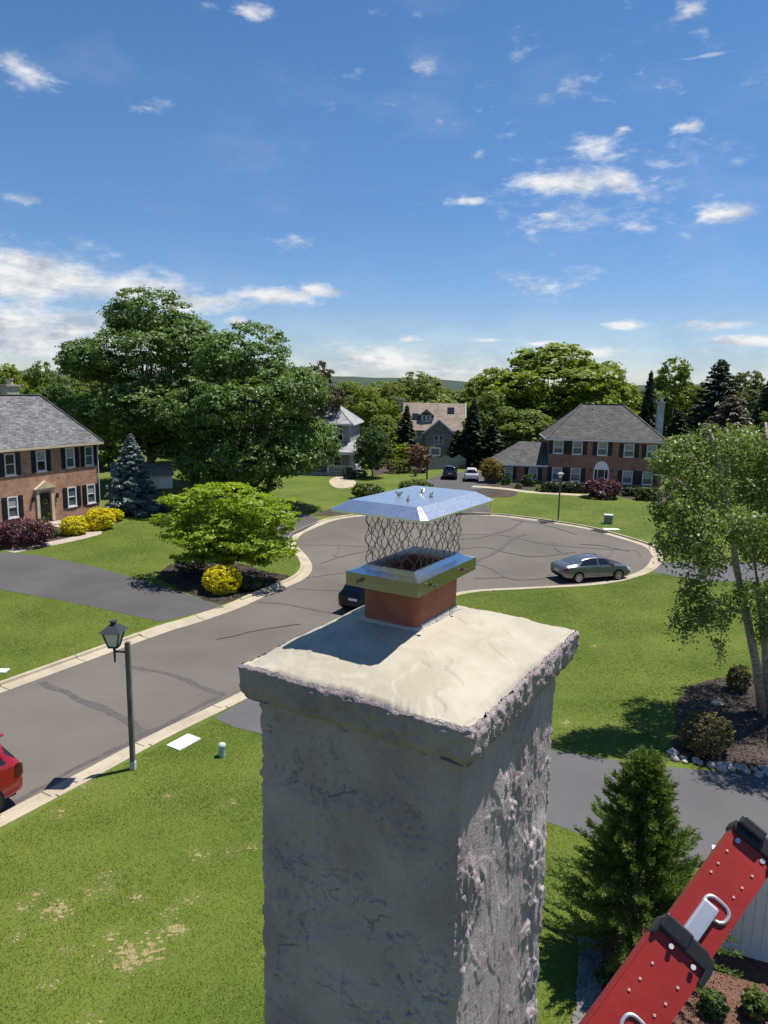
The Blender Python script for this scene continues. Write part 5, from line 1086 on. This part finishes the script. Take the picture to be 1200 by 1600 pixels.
ck = MB().box(LW-.02, LW+.62, 3.6, 4.4, -.1, 9.0).box(LW-.1, LW+.7, 3.5, 4.5, 9.001, 9.15).build('chimney_stack', 'chimney_block', rh)
MB().tube([(LW+.3, 4, 9.15), (LW+.3, 4, 9.55)], .2, 8).box(LW+.02, LW+.58, 3.7, 4.3, 9.551, 9.62).build('chimney_pot', 'galv', ck)
# its low wing
holes = [(-4.72, -3.85, .36, 1.74), (-2.05, -1.1, .36, 1.66)]
wl = wall_with_holes(-5.85, -.002, -.1, 1.95, holes); wl.add([(-5.85, 0, -.1), (-5.85, 6, -.1), (-5.85, 6, 1.95), (-5.85, 0, 1.95), (-.002, 6, -.1), (-.002, 6, 1.95)], [(0, 3, 2, 1), (1, 2, 5, 4)]); wl.build('wing_wall', 'brick_brown', rh)
for x, w_ in ((-4.72, .87), (-2.05, .95)): window(rh, x, .36, w_, 1.32, shutters='shutter_black', sw=.42, blind=.45)
X0, X1, Y0, Y1, ze, zr = -6.25, -.003, -.4, 6.4, 2.05, 4.35; ym = 3.0
slab_roof(rh, [[(X0, Y0, ze), (X1, Y0, ze), (X1, ym, zr), (X0+3.2, ym, zr)], [(X0, Y1, ze), (X1, Y1, ze), (X1, ym, zr), (X0+3.2, ym, zr)], [(X0, Y0, ze), (X0, Y1, ze), (X0+3.2, ym, zr)]], 'shingle_dark', 'wing_roof')
MB().bar((X0, Y0, ze-.12), (X1, Y0, ze-.12), .13, .17).bar((X0, Y0, ze-.12), (X0, Y1, ze-.12), .13, .17).build('gutter', 'white_trim', rh)

# pale grey house with a porch behind the maple
Yv = 84.0; vx = at(547, 700, Yv)[0]
vh = thing('porch_house', 'pale grey two storey house with a white railed porch', 'house', (vx, Yv, ZL), R(-6))
s_ = Yv/FP
holes = [(-1.5, -.85, 3.9, 5.2), (-1.9, -1.05, .75, 2.1)]
wl = wall_with_holes(-7.5, 0, -.1, 5.75, holes); wl.add([(0, 0, -.1), (0, 8, -.1), (0, 8, 5.75), (0, 0, 5.75), (-7.5, 0, -.1), (-7.5, 8, -.1), (-7.5, 8, 5.75), (-7.5, 0, 5.75)], [(0, 1, 2, 3), (4, 7, 6, 5), (1, 5, 6, 2)]); wl.build('wall', 'siding_grey', vh)
window(vh, -1.5, 3.9, .65, 1.3, pane='pane_dark'); window(vh, -1.9, .75, .85, 1.35, pane='pane_dark'); window(vh, -4.2, 3.9, .8, 1.3, y=-.02)
MB().box(-.05, .03, -.05, -.003, -.1, 5.7).build('corner_board', 'white_trim', vh)
hip(vh, -7.5, 0, 0, 8, 5.9, 8.6, 3.4, 'shingle_light', oh=.4)
MB().box(-4.9, -4.2, 3.4, 4.1, 7.4, 9.4).box(-5.0, -4.1, 3.3, 4.2, 9.401, 9.55).build('chimney_stack', 'chimney_block', vh)
slab_roof(vh, [[(-7.8, -2.3, 2.75), (1.0, -2.3, 2.75), (.0, -.01, 3.75), (-7.8, -.01, 3.75)], [(1.0, -2.3, 2.75), (1.0, 4, 2.75), (.01, 4, 3.75), (.01, -.01, 3.75)]], 'shingle_light', 'porch_roof')
MB().box(-7.8, 1.0, -2.3, -2.18, 2.48, 2.65).box(.88, 1.0, -2.179, 4, 2.48, 2.65).build('porch_beam', 'white_trim', vh)
MB().box(-7.8, 1.0, -2.3, -.01, -.1, .35).box(.01, 1.0, -.009, 4, -.1, .35).build('porch_floor', 'siding_grey', vh)
for (x, y) in ((-4.6, -2.2), (-2.2, -2.2), (.9, -2.2), (.9, .8), (.9, 3.8)): MB().box(x-.08, x+.08, y-.08, y+.08, .351, 2.48).build('porch_post', 'white_trim', vh)
for (a, b) in (((-2.1, -2.2), (.8, -2.2)), ((.9, -2.1), (.9, .7)), ((.9, .9), (.9, 3.7))):
    rl = MB().bar((*a, 1.2), (*b, 1.2), .07, .06).bar((*a, .5), (*b, .5), .06, .05); nb = 16
    for k in range(nb+1): p = (a[0]+(b[0]-a[0])*k/nb, a[1]+(b[1]-a[1])*k/nb); rl.box(p[0]-.018, p[0]+.018, p[1]-.018, p[1]+.018, .52, 1.18)
    rl.build('railing', 'white_trim', vh)

# tan house with dormer and skylights in the middle distance
Yt = 103.0
th_ = thing('dormer_house', 'taupe house with tan roof, arched dormer and skylights', 'house', (at(625, 700, Yt)[0], Yt, ZL), R(-4))
# front of main body at y=4, long slope from eave 4.4 to ridge 8.0
XL, XR = .0, 9.0
MB().add([(XL, 3, -.1), (XR, 3, -.1), (XR, 3, 4.3), (XL, 3, 4.3), (XL, 11, -.1), (XR, 11, -.1), (XR, 11, 4.3), (XL, 11, 4.3), (XL, 7, 7.7), (XR, 7, 7.7)], [(0, 1, 2, 3), (1, 5, 6, 9, 2), (0, 3, 8, 7, 4), (5, 4, 7, 6)]).build('wall', 'siding_taupe', th_)
rt = slab_roof(th_, [[(XL-.4, 2.5, 4.05), (XR+.4, 2.5, 4.05), (XR+.4, 7, 7.95), (XL-.4, 7, 7.95)], [(XL-.4, 11.5, 4.05), (XR+.4, 11.5, 4.05), (XR+.4, 7, 7.95), (XL-.4, 7, 7.95)]], 'shingle_tan')
MB().bar((XR+.42, 2.5, 3.98), (XR+.42, 7, 7.9), .08, .30).bar((XR+.42, 11.5, 3.98), (XR+.42, 7, 7.9), .08, .30).build('rake_board', 'white_trim', th_)
# cross gable
MB().add([(3.6, .5, -.1), (7.4, .5, -.1), (7.4, .5, 3.9), (5.5, .5, 5.55), (3.6, .5, 3.9), (3.6, 4, -.1), (7.4, 4, -.1), (7.4, 4, 3.9), (3.6, 4, 3.9)], [(0, 1, 2, 3, 4), (1, 6, 7, 2), (0, 4, 8, 5)]).build('gable_wall', 'siding_taupe', th_)
slab_roof(th_, [[(3.2, .2, 3.72), (5.5, .2, 5.75), (5.5, 4.8, 5.75), (3.2, 3.0, 3.72)], [(7.8, .2, 3.72), (5.5, .2, 5.75), (5.5, 4.8, 5.75), (7.8, 3.0, 3.72)]], 'shingle_tan', 'gable_roof')
MB().bar((3.15, .18, 3.66), (5.5, .18, 5.7), .06, .2).bar((7.85, .18, 3.66), (5.5, .18, 5.7), .06, .2).build('rake_board', 'white_trim', th_)
window(th_, 4.85, 2.2, .6, 1.3, y=.46, pane='pane_dark'); window(th_, 5.55, 2.2, .6, 1.3, y=.46, pane='pane_dark'); window(th_, 2.2, 2.95, .75, .8, y=2.96, pane='pane')
# dormer
dm = MB(); dm.box(2.75, 4.45, 4.0, 6.5, 4.9, 6.35).build('dormer_wall', 'siding_taupe', th_)
slab_roof(th_, [[(2.45, 3.8, 6.15), (3.6, 3.8, 7.15), (3.6, 6.8, 7.15), (2.45, 6.2, 6.15)], [(4.75, 3.8, 6.15), (3.6, 3.8, 7.15), (3.6, 6.8, 7.15), (4.75, 6.2, 6.15)]], 'shingle_tan', 'dormer_roof')
MB().add([(2.75, 4.0, 6.35), (4.45, 4.0, 6.35), (3.6, 4.0, 7.05)], [(0, 1, 2)]).build('dormer_gable', 'siding_taupe', th_)
window(th_, 3.05, 5.3, .52, .85, y=3.95, pane='pane_dark'); window(th_, 3.62, 5.3, .52, .85, y=3.95, pane='pane_dark')
aw = [(3.6+.56*math.cos(a), 6.18+.42*math.sin(a)) for a in np.linspace(0, PI, 14)]; MB().add([(x, 3.93, z) for x, z in aw]+[(x, 3.99, z) for x, z in aw], [tuple(range(14))]+[(i, i+1, 15+i, 14+i) for i in range(13)]).build('arched_pane', 'pane_dark', th_)
for (x, y0) in ((6.7, 5.2), (1.5, 4.1)):
    z0 = 4.05+(y0-2.5)*3.9/4.5; fr = MB().add([(x, y0, z0+.1), (x+1.0, y0, z0+.1), (x+1.0, y0+1.0, z0+.97), (x, y0+1.0, z0+.97), (x, y0, z0), (x+1., y0, z0), (x+1., y0+1., z0+.87), (x, y0+1., z0+.87)], [(0, 1, 2, 3), (0, 4, 5, 1), (1, 5, 6, 2), (3, 2, 6, 7), (0, 3, 7, 4)]).build('skylight', 'pane_dark', th_)
kc = MB().box(-.7, .1, 5.5, 6.4, -.1, 8.3).box(-.8, .2, 5.4, 6.5, 8.301, 8.5).build('chimney_stack', 'stone_chimney', th_)
MB().add([(-3.5, 4, -.1), (-.701, 4, -.1), (-.701, 4, 4.6), (-3.5, 4, 2.9), (-3.5, 9, -.1), (-3.5, 9, 2.9), (-.701, 9, 4.6)], [(0, 1, 2, 3), (0, 3, 5, 4)]).build('wing_wall', 'siding_taupe', th_)
slab_roof(th_, [[(-3.8, 3.7, 2.85), (-.702, 3.7, 4.75), (-.702, 9.3, 4.75), (-3.8, 9.3, 2.85)]], 'shingle_tan', 'wing_roof')

# white outbuilding glimpsed between spruce and maple
wb = thing('white_garage', 'white garage glimpsed between blue spruce and broad maple', 'garage', (*g(228, 764, ZL)[:2], ZL), R(20), None, (.5, .75, .6))
MB().add([(-6, 0, -.1), (5, 0, -.1), (5, 0, 2.3), (-6, 0, 2.3), (-6, 6, -.1), (5, 6, -.1), (5, 6, 2.3), (-6, 6, 2.3), (5, 3, 3.9), (-6, 3, 3.9)], [(0, 1, 2, 3), (1, 5, 6, 8, 2), (0, 3, 9, 7, 4), (5, 4, 7, 6)]).build('wall', 'white_paint', wb)
slab_roof(wb, [[(-6.3, -.4, 2.2), (5.3, -.4, 2.2), (5.3, 3, 4.05), (-6.3, 3, 4.05)], [(-6.3, 6.4, 2.2), (5.3, 6.4, 2.2), (5.3, 3, 4.05), (-6.3, 3, 4.05)]], 'shingle_light')
MB().box(-.5, 2.5, -.03, -.003, 0, 2.0).build('garage_door', 'white_trim', wb)

# ------------------------------------------------------------------ vehicles
SEDAN = np.array([(-2.42, .44, .80, .86, .74, .58), (-2.37, .32, .90, .97, .83, .68), (-2.15, .25, .96, 1.05, .89, .72), (-1.78, .22, .98, 1.09, .91, .70), (-1.05, .20, .98, 1.37, .92, .60), (-.55, .20, .97, 1.455, .92, .60),
    (.0, .20, .96, 1.47, .92, .60), (.5, .20, .95, 1.42, .92, .60), (1.22, .20, .94, 1.03, .915, .70), (1.45, .20, .91, .99, .91, .71), (1.9, .21, .85, .925, .90, .68), (2.2, .24, .74, .82, .86, .64), (2.38, .30, .60, .68, .77, .55), (2.43, .40, .52, .58, .70, .5)])
SUV = np.array([(-2.36, .46, .88, .95, .80, .62), (-2.33, .34, 1.0, 1.08, .90, .72), (-2.22, .30, 1.06, 1.2, .94, .72), (-1.98, .27, 1.08, 1.60, .95, .64), (-1.8, .26, 1.08, 1.71, .95, .66), (-1.0, .25, 1.07, 1.76, .95, .68), (0., .25, 1.06, 1.77, .95, .68),
    (.45, .25, 1.05, 1.72, .95, .67), (1.12, .25, 1.05, 1.19, .95, .74), (1.3, .25, 1.04, 1.13, .94, .76), (1.9, .26, 1.0, 1.08, .93, .74), (2.2, .3, .88, .97, .89, .68), (2.34, .38, .74, .82, .80, .6), (2.37, .46, .62, .7, .74, .55)])
TS = np.array([0, .12, .35, .56, .82, .91, 1.0])
def car(name, label, st, paint, loc, rz, scale=1.0, glass='car_glass', rim='rim', group=None, tail='tail_red', suv=False, rear_glass=None):
    t = thing(name, label, 'car', loc, rz, group, (scale,)*3)
    def sec(x):
        q = [np.interp(x, st[:, 0], st[:, k]) for k in range(1, 6)]; zb, zl, zt, w, wt = q; y = [.80*w, .97*w, w, .965*w, wt, wt*.82, 0*w]; z = [zb, zb+.09, .5*(zb+zl), zl, zt-.05*np.clip((zt-zl)/.4, .25, 1), zt-.012, zt]; return np.array(y), np.array(z)
    def S(x, tt, sgn=1):
        y, z = sec(x); return np.array([x, sgn*np.interp(tt, TS, y), np.interp(tt, TS, z)])
    xs = np.linspace(st[0, 0], st[-1, 0], 64); tt = np.unique(np.r_[np.linspace(0, 1, 22), TS]); V = []; nT = len(tt)
    for x in xs:
        for s in (1, -1): V += [S(x, q, s) for q in tt]
    V = np.array(V); Fc = []
    for i in range(len(xs)-1):
        for s in (0, 1):
            for j in range(nT-1):
                a = (i*2+s)*nT+j; b = a+2*nT; q = (a, a+1, b+1, b); Fc.append(q if s else q[::-1])
    V = list(map(tuple, V)); body = pym('body', V, Fc, paint, t, True)
    # end caps and floor
    for i in (0, len(xs)-1):
        r0 = [tuple(V[(i*2)*nT+j]) for j in range(nT)]+[tuple(V[(i*2+1)*nT+j]) for j in range(nT-1, -1, -1)]; pym('bumper', r0, [tuple(range(len(r0)))], paint, body)
    MB().box(st[2, 0], st[-3, 0], -.72, .72, .2, .3).build('floor', 'well', body)
    def patch(nm, m, fx0, fx1, t0, t1, sgn, parent, off=.007, nx=8, nt_=6):
        v = []
        for j in range(nt_+1):
            q = t0+(t1-t0)*j/nt_; k = j/nt_
            for i in range(nx+1):
                x = fx0(k)+(fx1(k)-fx0(k))*i/nx; p = S(x, q, sgn); e = 1e-3; n = np.cross(S(x+e, q, sgn)-p, S(x, min(1, q+.01), sgn)-p+1e-9); n /= np.linalg.norm(n)+1e-12
                if n[1]*sgn < 0: n = -n
                v.append(p+n*off)
        return pym(nm, v, [(j*(nx+1)+i, j*(nx+1)+i+1, (j+1)*(nx+1)+i+1, (j+1)*(nx+1)+i) for j in range(nt_) for i in range(nx)], m, parent, True)
    def top(nm, m, x0, x1, t0, parent, off=.008):
        v = []; ny = 10; nx = 8
        for i in range(nx+1):
            x = x0+(x1-x0)*i/nx
            for j in range(ny+1):
                k = j/ny*2-1; q = 1-(1-t0)*abs(k); p = S(x, q, 1 if k >= 0 else -1); sl = S(x+.01, 1)[2]-S(x-.01, 1)[2]; n = np.array([-sl, 0, .02]); n /= np.linalg.norm(n); v.append(p+n*off)
        return pym(nm, v, [(i*(ny+1)+j, i*(ny+1)+j+1, (i+1)*(ny+1)+j+1, (i+1)*(ny+1)+j) for i in range(nx) for j in range(ny)], m, parent, True)
    lin = lambda a, b: (lambda k: a+(b-a)*k)
    for sgn in (1, -1):
        if suv:
            w_ = [(lin(-1.95, -1.72), lin(-1.22, -1.22)), (lin(-1.12, -1.12), lin(-.12, -.12)), (lin(-.02, -.02), lin(1.0, .50))]
        else: w_ = [(lin(-1.42, -.98), lin(-.10, -.10)), (lin(0., 0.), lin(1.08, .45))]
        for a, b in w_: patch('side_window', glass, a, b, .60, .80, sgn, t)
        for xd in ((-1.17, -.07, 1.02) if suv else (-1.1, -.05, 1.0)): patch('door_seam', 'well', lin(xd-.008, xd-.008), lin(xd+.008, xd+.008), .1, .57, sgn, body, .004, 1, 8)
        for xd in ((-.95, .12) if suv else (-.85, .18)): p = S(xd, .50, sgn); MB().box(xd, xd+.2, p[1]-.02, p[1]+.02, p[2]-.015, p[2]+.015).build('door_handle', 'chrome' if not suv else paint, body)
        p = S(.92 if not suv else .85, .60, sgn); MB().box(p[0]-.05, p[0]+.06, min(p[1], p[1]+sgn*.2), max(p[1], p[1]+sgn*.2), p[2]-.02, p[2]+.11).build('mirror', paint, t, bevel=.025)
        p0 = st[0, 0]; patch('tail_light', tail, lin(p0+.02, p0+.0), lin(p0+(.30 if not suv else .28), p0+(.22 if not suv else .22)), .44 if not suv else .40, .56 if not suv else .56, sgn, t, .012)
        e0 = st[-1, 0]; patch('head_light', 'head_lamp', lin(e0-.38, e0-.45), lin(e0-.06, e0-.10), .42, .58, sgn, t, .010)
    if suv: top('rear_window', rear_glass or glass, -2.20, -1.99, .72, t); top('windscreen', glass, .50, 1.08, .72, t)
    else: top('rear_window', rear_glass or glass, -1.72, -1.10, .76, t); top('windscreen', glass, .56, 1.17, .76, t)
    p0 = st[0, 0]; z0 = .62 if not suv else .78
    MB().box(p0-.012, p0+.03, -.26, .26, z0, z0+.12).build('number_plate', 'plate', t)
    MB().box(p0-.006, p0+.05, -.60, .60, .44, .50).build('bumper_trim', 'well', t)
    if not suv: MB().box(p0-.008, p0+.04, -.5, .5, .775, .80).build('boot_trim', 'chrome', t)
    if suv:
        for y in (-.58, .58): MB().bar((-1.6, y, 1.79), (.2, y, 1.79), .04, .04).build('roof_rail', 'chrome', t)
        MB().box(-2.12, -1.85, -.56, .56, 1.685, 1.725).build('spoiler', paint, t, bevel=.015)
    rw = .325 if not suv else .36; xw = (-1.42, 1.40) if not suv else (-1.40, 1.42); wd = .92 if not suv else .95
    for x in xw:
        for sgn in (1, -1):
            a = np.linspace(0, 2*PI, 28, endpoint=False); R2 = rw+.055
            pym('wheel_arch', [(x+R2*math.cos(q), sgn*(wd+.006), max(.16, rw+R2*math.sin(q))) for q in a], [tuple(range(28))], 'well', body)
            yo = sgn*(wd+.015); yi = sgn*(wd-.2)
            wh = MB().tube([(x, yi, rw), (x, yi+sgn*.02, rw), (x, yo-sgn*.02, rw), (x, yo, rw)], [rw*.93, rw, rw, rw*.93], 26).build('wheel', 'tyre', t, False)
            ri = MB()
            ri.tube([(x, yo-sgn*.03, rw), (x, yo+sgn*.004, rw)], rw*.16, 12)
            for k in range(10):
                b = 2*PI*k/10; dx, dz = math.cos(b), math.sin(b); ri.bar((x+dx*rw*.12, yo+sgn*.004, rw+dz*rw*.12), (x+dx*rw*.66, yo+sgn*.004, rw+dz*rw*.66), .04, .02, up=(0, 1, 0))
            for k in range(24):
                b0, b1 = 2*PI*k/24, 2*PI*(k+1)/24; ri.bar((x+math.cos(b0)*rw*.69, yo+sgn*.003, rw+math.sin(b0)*rw*.69), (x+math.cos(b1)*rw*.69, yo+sgn*.003, rw+math.sin(b1)*rw*.69), .03, .03, up=(0, 1, 0))
            ri.build('rim', rim, wh)
            pym('rim_back', [(x+rw*.66*math.cos(q), yo+sgn*.001, rw+rw*.66*math.sin(q)) for q in a], [tuple(range(28))], 'well', wh)
    return t
# grey sedan at the kerb: rear wheel and front wheel contacts
w0 = g(904, 911, 0)[:2]; w1 = g(966, 906.5, 0)[:2]; dv = w1-w0; sc_ = np.linalg.norm(dv)/2.82; an = math.atan2(dv[1], dv[0]); nrm = np.array([-dv[1], dv[0]])/np.linalg.norm(dv)
c_ = (w0+w1)/2+nrm*.9*sc_
car('sedan', 'dark grey sedan parked at the kerb of the turning circle', SEDAN, 'paint_grey', (c_[0], c_[1], .01), an, sc_*1.0, glass='car_glass', rear_glass='car_glass_tint')
# red SUV entering the frame at the left edge
pr_ = g(37, 1256, 0); an = math.atan2(d1[1], d1[0])
sr = np.array([math.cos(an), math.sin(an)]); nl_ = np.array([-sr[1], sr[0]])
c_ = pr_[:2]+sr*2.36-nl_*(-.0)-np.array([0, 0])
car('red_car', 'red car parked at the left edge with only its tail in view', SUV, 'paint_red', (c_[0]-nl_[0]*.95, c_[1]-nl_[1]*.95, .01), an+PI*0, 1.04, rim='rim_dark', tail='tail_dark', suv=True)
# black SUV half hidden behind the flue
pb = g(572, 963, 0); tdir = KC[np.argmin(np.linalg.norm(KC-pb[:2], axis=1))]
car('black_car', 'black car half hidden behind the terracotta flue', SUV, 'paint_black', (pb[0]+.35, pb[1]+1.9, .01), R(62), .88, rim='rim_dark', suv=True, tail='tail_dark')
pb = g(702, 750, ZL); car('black_car', 'dark navy car standing on the far driveway', SUV, 'paint_navy', (pb[0]+.25, pb[1]+2.0, .11), R(84), .86, suv=True, rear_glass='car_glass')
pb = g(736, 753.5, ZL); car('white_car', 'white car beside the navy one on the far driveway', SUV, 'paint_white', (pb[0]+.25, pb[1]+2.0, .11), R(84), .80, suv=True)

# ------------------------------------------------------------------ street furniture and small things
def lamp_post(label, basep, topp, arm_dir, base_z=ZL, lantern=True, sc_=1.0):
    b = g(*basep, base_z); tp = at(*topp, b[1]); H_ = tp[2]-base_z; lean = (tp[0]-b[0], 0)
    t = thing('lamp_post', label, 'lamp post', (b[0], b[1], base_z)); w = .115*sc_
    p = MB(); p.add([(-w/2, -w/2, -.1), (w/2, -w/2, -.1), (w/2, w/2, -.1), (-w/2, w/2, -.1), (lean[0]-w/2, -w/2, H_), (lean[0]+w/2, -w/2, H_), (lean[0]+w/2, w/2, H_), (lean[0]-w/2, w/2, H_), (lean[0], 0, H_+.03)], [(0, 1, 5, 4), (1, 2, 6, 5), (2, 3, 7, 6), (3, 0, 4, 7), (4, 5, 8), (5, 6, 8), (6, 7, 8), (7, 4, 8)])
    p.build('post', 'post_wood', t); MB().box(-w/2-.012, w/2+.012, -w/2-.012, w/2+.012, -.05, .22).build('collar', 'galv', t)
    ax, ay = arm_dir; x0 = lean[0]; zA = H_-.28*sc_
    MB().bar((x0, 0, zA), (x0+ax, ay, zA), .045*sc_, .045*sc_).tube([(x0+ax, ay, zA-.30*sc_), (x0+ax, ay, zA-.02), (x0+ax, ay, zA+.15*sc_)], [.022*sc_, .035*sc_, .05*sc_], 8).build('arm', 'lamp_metal', t)
    cx, cy, z = x0+ax, ay, zA+.15*sc_; lo, hi, hh = .115*sc_, .215*sc_, .40*sc_; ln = MB()
    for sx, sy in ((-1, -1), (1, -1), (1, 1), (-1, 1)): ln.bar((cx+sx*lo, cy+sy*lo, z), (cx+sx*hi, cy+sy*hi, z+hh), .028*sc_)
    ln.box(cx-lo-.01, cx+lo+.01, cy-lo-.01, cy+lo+.01, z-.03, z+.012)
    for (p0, p1) in (((-1, -1), (1, -1)), ((1, -1), (1, 1)), ((1, 1), (-1, 1)), ((-1, 1), (-1, -1))): ln.bar((cx+p0[0]*hi, cy+p0[1]*hi, z+hh), (cx+p1[0]*hi, cy+p1[1]*hi, z+hh), .03*sc_)
    q = MB(); q.add([(cx+s*(hi+.075), cy+r*(hi+.075), z+hh+.016) for s, r in ((-1, -1), (1, -1), (1, 1), (-1, 1))]+[(cx+s*.075, cy+r*.075, z+hh+.19*sc_) for s, r in ((-1, -1), (1, -1), (1, 1), (-1, 1))], [(0, 3, 2, 1), (4, 5, 6, 7)]+[(i, (i+1) % 4, 4+(i+1) % 4, 4+i) for i in range(4)])
    q.box(cx-.055, cx+.055, cy-.055, cy+.055, z+hh+.191*sc_, z+hh+.26*sc_).box(cx-.085, cx+.085, cy-.085, cy+.085, z+hh+.261*sc_, z+hh+.285*sc_)
    la = ln.build('lantern', 'lamp_metal', t); q.build('lantern_roof', 'lamp_metal', la)
    for i, (s0, s1) in enumerate((((-1, -1), (1, -1)), ((1, -1), (1, 1)), ((1, 1), (-1, 1)), ((-1, 1), (-1, -1)))):
        k = .93; pym('pane', [(cx+s0[0]*lo*k, cy+s0[1]*lo*k, z+.01), (cx+s1[0]*lo*k, cy+s1[1]*lo*k, z+.01), (cx+s1[0]*hi*k, cy+s1[1]*hi*k, z+hh), (cx+s0[0]*hi*k, cy+s0[1]*hi*k, z+hh)], [(0, 1, 2, 3)], 'lamp_glass', la)
    return t
lamp_post('weathered timber lamp post with black lantern beside the near street', (208, 1201), (199, 1003), (-.36, .04))
lamp_post('thin timber lamp post on the kerb before the hip roofed house', (872, 813), (876, 745), (-.05, -.02), sc_=.9)

# basketball hoop by the far driveway
b = g(667, 749, ZL); hp = thing('basketball_hoop', 'black pole with basketball backboard left of the far driveway', 'basketball hoop', (b[0], b[1], ZL), R(10)); Hh = at(667, 713, b[1])[2]-ZL
MB().tube([(0, 0, -.1), (0, 0, Hh*.9), (.15, .1, Hh), (.75, .3, Hh+.25)], [.09, .085, .07, .06], 8).build('pole', 'pole_black', hp)
bb = MB().box(.35, 1.55, .34, .38, Hh+.05, Hh+.14).box(.35, 1.55, .34, .38, Hh+.86, Hh+.95).box(.35, .44, .34, .38, Hh+.141, Hh+.859).box(1.46, 1.55, .34, .38, Hh+.141, Hh+.859).build('backboard_frame', 'white_trim', hp)
MB().box(.441, 1.459, .35, .365, Hh+.141, Hh+.859).build('backboard', 'pane', hp)
rg = MB(); 
for k in range(12): a0, a1 = 2*PI*k/12, 2*PI*(k+1)/12; rg.bar((.95+.23*math.cos(a0), .66+.23*math.sin(a0), Hh+.2), (.95+.23*math.cos(a1), .66+.23*math.sin(a1), Hh+.2), .03)
rg.build('rim', 'tail_red', hp)
# planter
b = g(649, 744, ZL); pl = thing('planter', 'small dark urn planter on the lawn by the middle bed', 'planter', (b[0], b[1], ZL)); MB().tube([(0, 0, 0), (0, 0, .1), (0, 0, .35), (0, 0, .8), (0, 0, .85)], [.28, .12, .2, .42, .46], 12).build('urn', 'post_wood', pl)
MB().tube([(0, 0, .84), (0, 0, .88)], .38, 10).build('soil', 'mulch', pl)

# in-ground cover and pedestal in the near lawn
b = g(287, 1160, ZL); uc = thing('utility_cover', 'pale ribbed utility cover set in the near lawn', 'utility cover', (b[0], b[1], ZL), math.atan2(d1[1], d1[0]))
MB().box(-.42, .42, -.27, .27, -.05, .035).build('cover', 'util_white', uc, bevel=.03)
for i in range(5):
    for j in range(3): MB().box(-.35+i*.145, -.35+i*.145+.11, -.2+j*.14, -.2+j*.14+.10, .0352, .042).build('rib', 'util_white', uc)
b = g(347, 1181, ZL); up_ = thing('utility_pedestal', 'small pale green capped utility post in the near lawn', 'utility post', (b[0], b[1], ZL)); MB().tube([(0, 0, -.05), (0, 0, .27)], .095, 14).build('post', 'util_green', up_)
MB().tube([(0, 0, .272), (0, 0, .33), (0, 0, .37), (0, 0, .395)], [.112, .112, .085, .03], 14).build('cap', 'util_green', up_)
b = g(950, 818, ZL); ub = thing('utility_box', 'green utility box on the lawn behind the sedan', 'utility box', (b[0], b[1], ZL), R(-10)); MB().box(-.3, .3, -.25, .25, -.05, .62).build('cabinet', 'util_box', ub, bevel=.03); MB().box(-.33, .33, -.28, .28, .622, .72).build('lid', 'util_white', ub)
b = g(955, 827, ZL); o = MB().box(-.6, .6, -.3, .3, -.03, .03).build('ground_cover_plate', 'util_white', None, bevel=.02); o.location = tuple(b); props(o, 'flat white plate in the lawn near the green utility box', 'cover plate')
for (x, y, lab) in ((933, 830, 'dark storm drain grate in the gutter behind the sedan'), (850, 816, 'dark storm drain grate in the gutter near the thin lamp post')):
    b = g(x, y, .03); k = np.argmin(np.linalg.norm(KC-b[:2], axis=1)); a = math.atan2(T[k][1], T[k][0]); c = KC[k]+IN[k]*.42; dg = thing('storm_drain', lab, 'storm drain', (c[0], c[1], .016), a)
    MB().box(-.7, .7, -.25, -.20, -.01, .02).box(-.7, .7, .20, .25, -.01, .02).box(-.7, -.65, -.199, .199, -.01, .02).box(.65, .7, -.199, .199, -.01, .02).build('frame', 'drain_metal', dg)
    for i in range(12): MB().box(-.62+i*.108, -.57+i*.108, -.199, .199, -.008, .015).build('bar', 'drain_metal', dg)
# flat white stone at the left lawn edge
b = g(1, 1049, ZL); o = MB().box(-.25, .25, -.18, .18, -.02, .05).build('kerb_marker', 'util_white', None, bevel=.03); o.location = tuple(b); props(o, 'white flat cover at the left edge of the lawn', 'cover plate')

# cream vinyl fence at the right edge
f0 = g(1098, 1477, ZL); f1 = g(1200, 1506, ZL); dv = f1-f0; fa = math.atan2(dv[1], dv[0]); Lf = 5.2; fz = at(1197, 1354, f1[1])[2]-ZL
vf = thing('vinyl_fence', 'cream vinyl privacy fence behind the red ladder', 'fence', (f0[0], f0[1], ZL), fa)
MB().box(.1, Lf, -.03, .03, .04, .17).build('rail', 'vinyl', vf); MB().box(.1, Lf, -.03, .03, fz-.1, fz).build('rail', 'vinyl', vf)
bw_ = .165; k = 0; x = .12; bm_ = None
while x < Lf-.2:
    o = MB().box(0, bw_-.014, -.018, .018, 0, fz-.272).build('board', 'vinyl', vf, bevel=.004, seg=1) if bm_ is None else link('board', bm_, vf)
    bm_ = o.data; o.location = (x, 0, .171); x += bw_
MB().box(.12, Lf-.1, -.006, .006, .171, fz-.101).build('backing', 'vinyl', vf)
for x in (.04, 2.1, 4.2): MB().box(x-.065, x+.065, -.065, .065, -.1, fz+.08).build('post', 'vinyl', vf)
# grey fence behind the far driveway
p0 = g(668, 734, ZL); p1 = g(728, 732, ZL); a = math.atan2(p1[1]-p0[1], p1[0]-p0[0]); gl = np.linalg.norm(p1-p0)
gf = thing('board_fence', 'grey board fence behind the cars on the far driveway', 'fence', (p0[0], p0[1], ZL), a); bd = None; n = int(gl/.28)
for k in range(n):
    o = MB().box(0, .25, -.02, .02, 0, 1.55).build('board', 'grey_fence', gf) if bd is None else link('board', bd, gf); bd = o.data; o.location = (k*.28, 0, 0); o.scale = (1, 1, 1+.12*math.sin(k*.9))
for z in (.3, 1.2): MB().box(0, gl, .021, .07, z, z+.09).build('rail', 'grey_fence', gf)
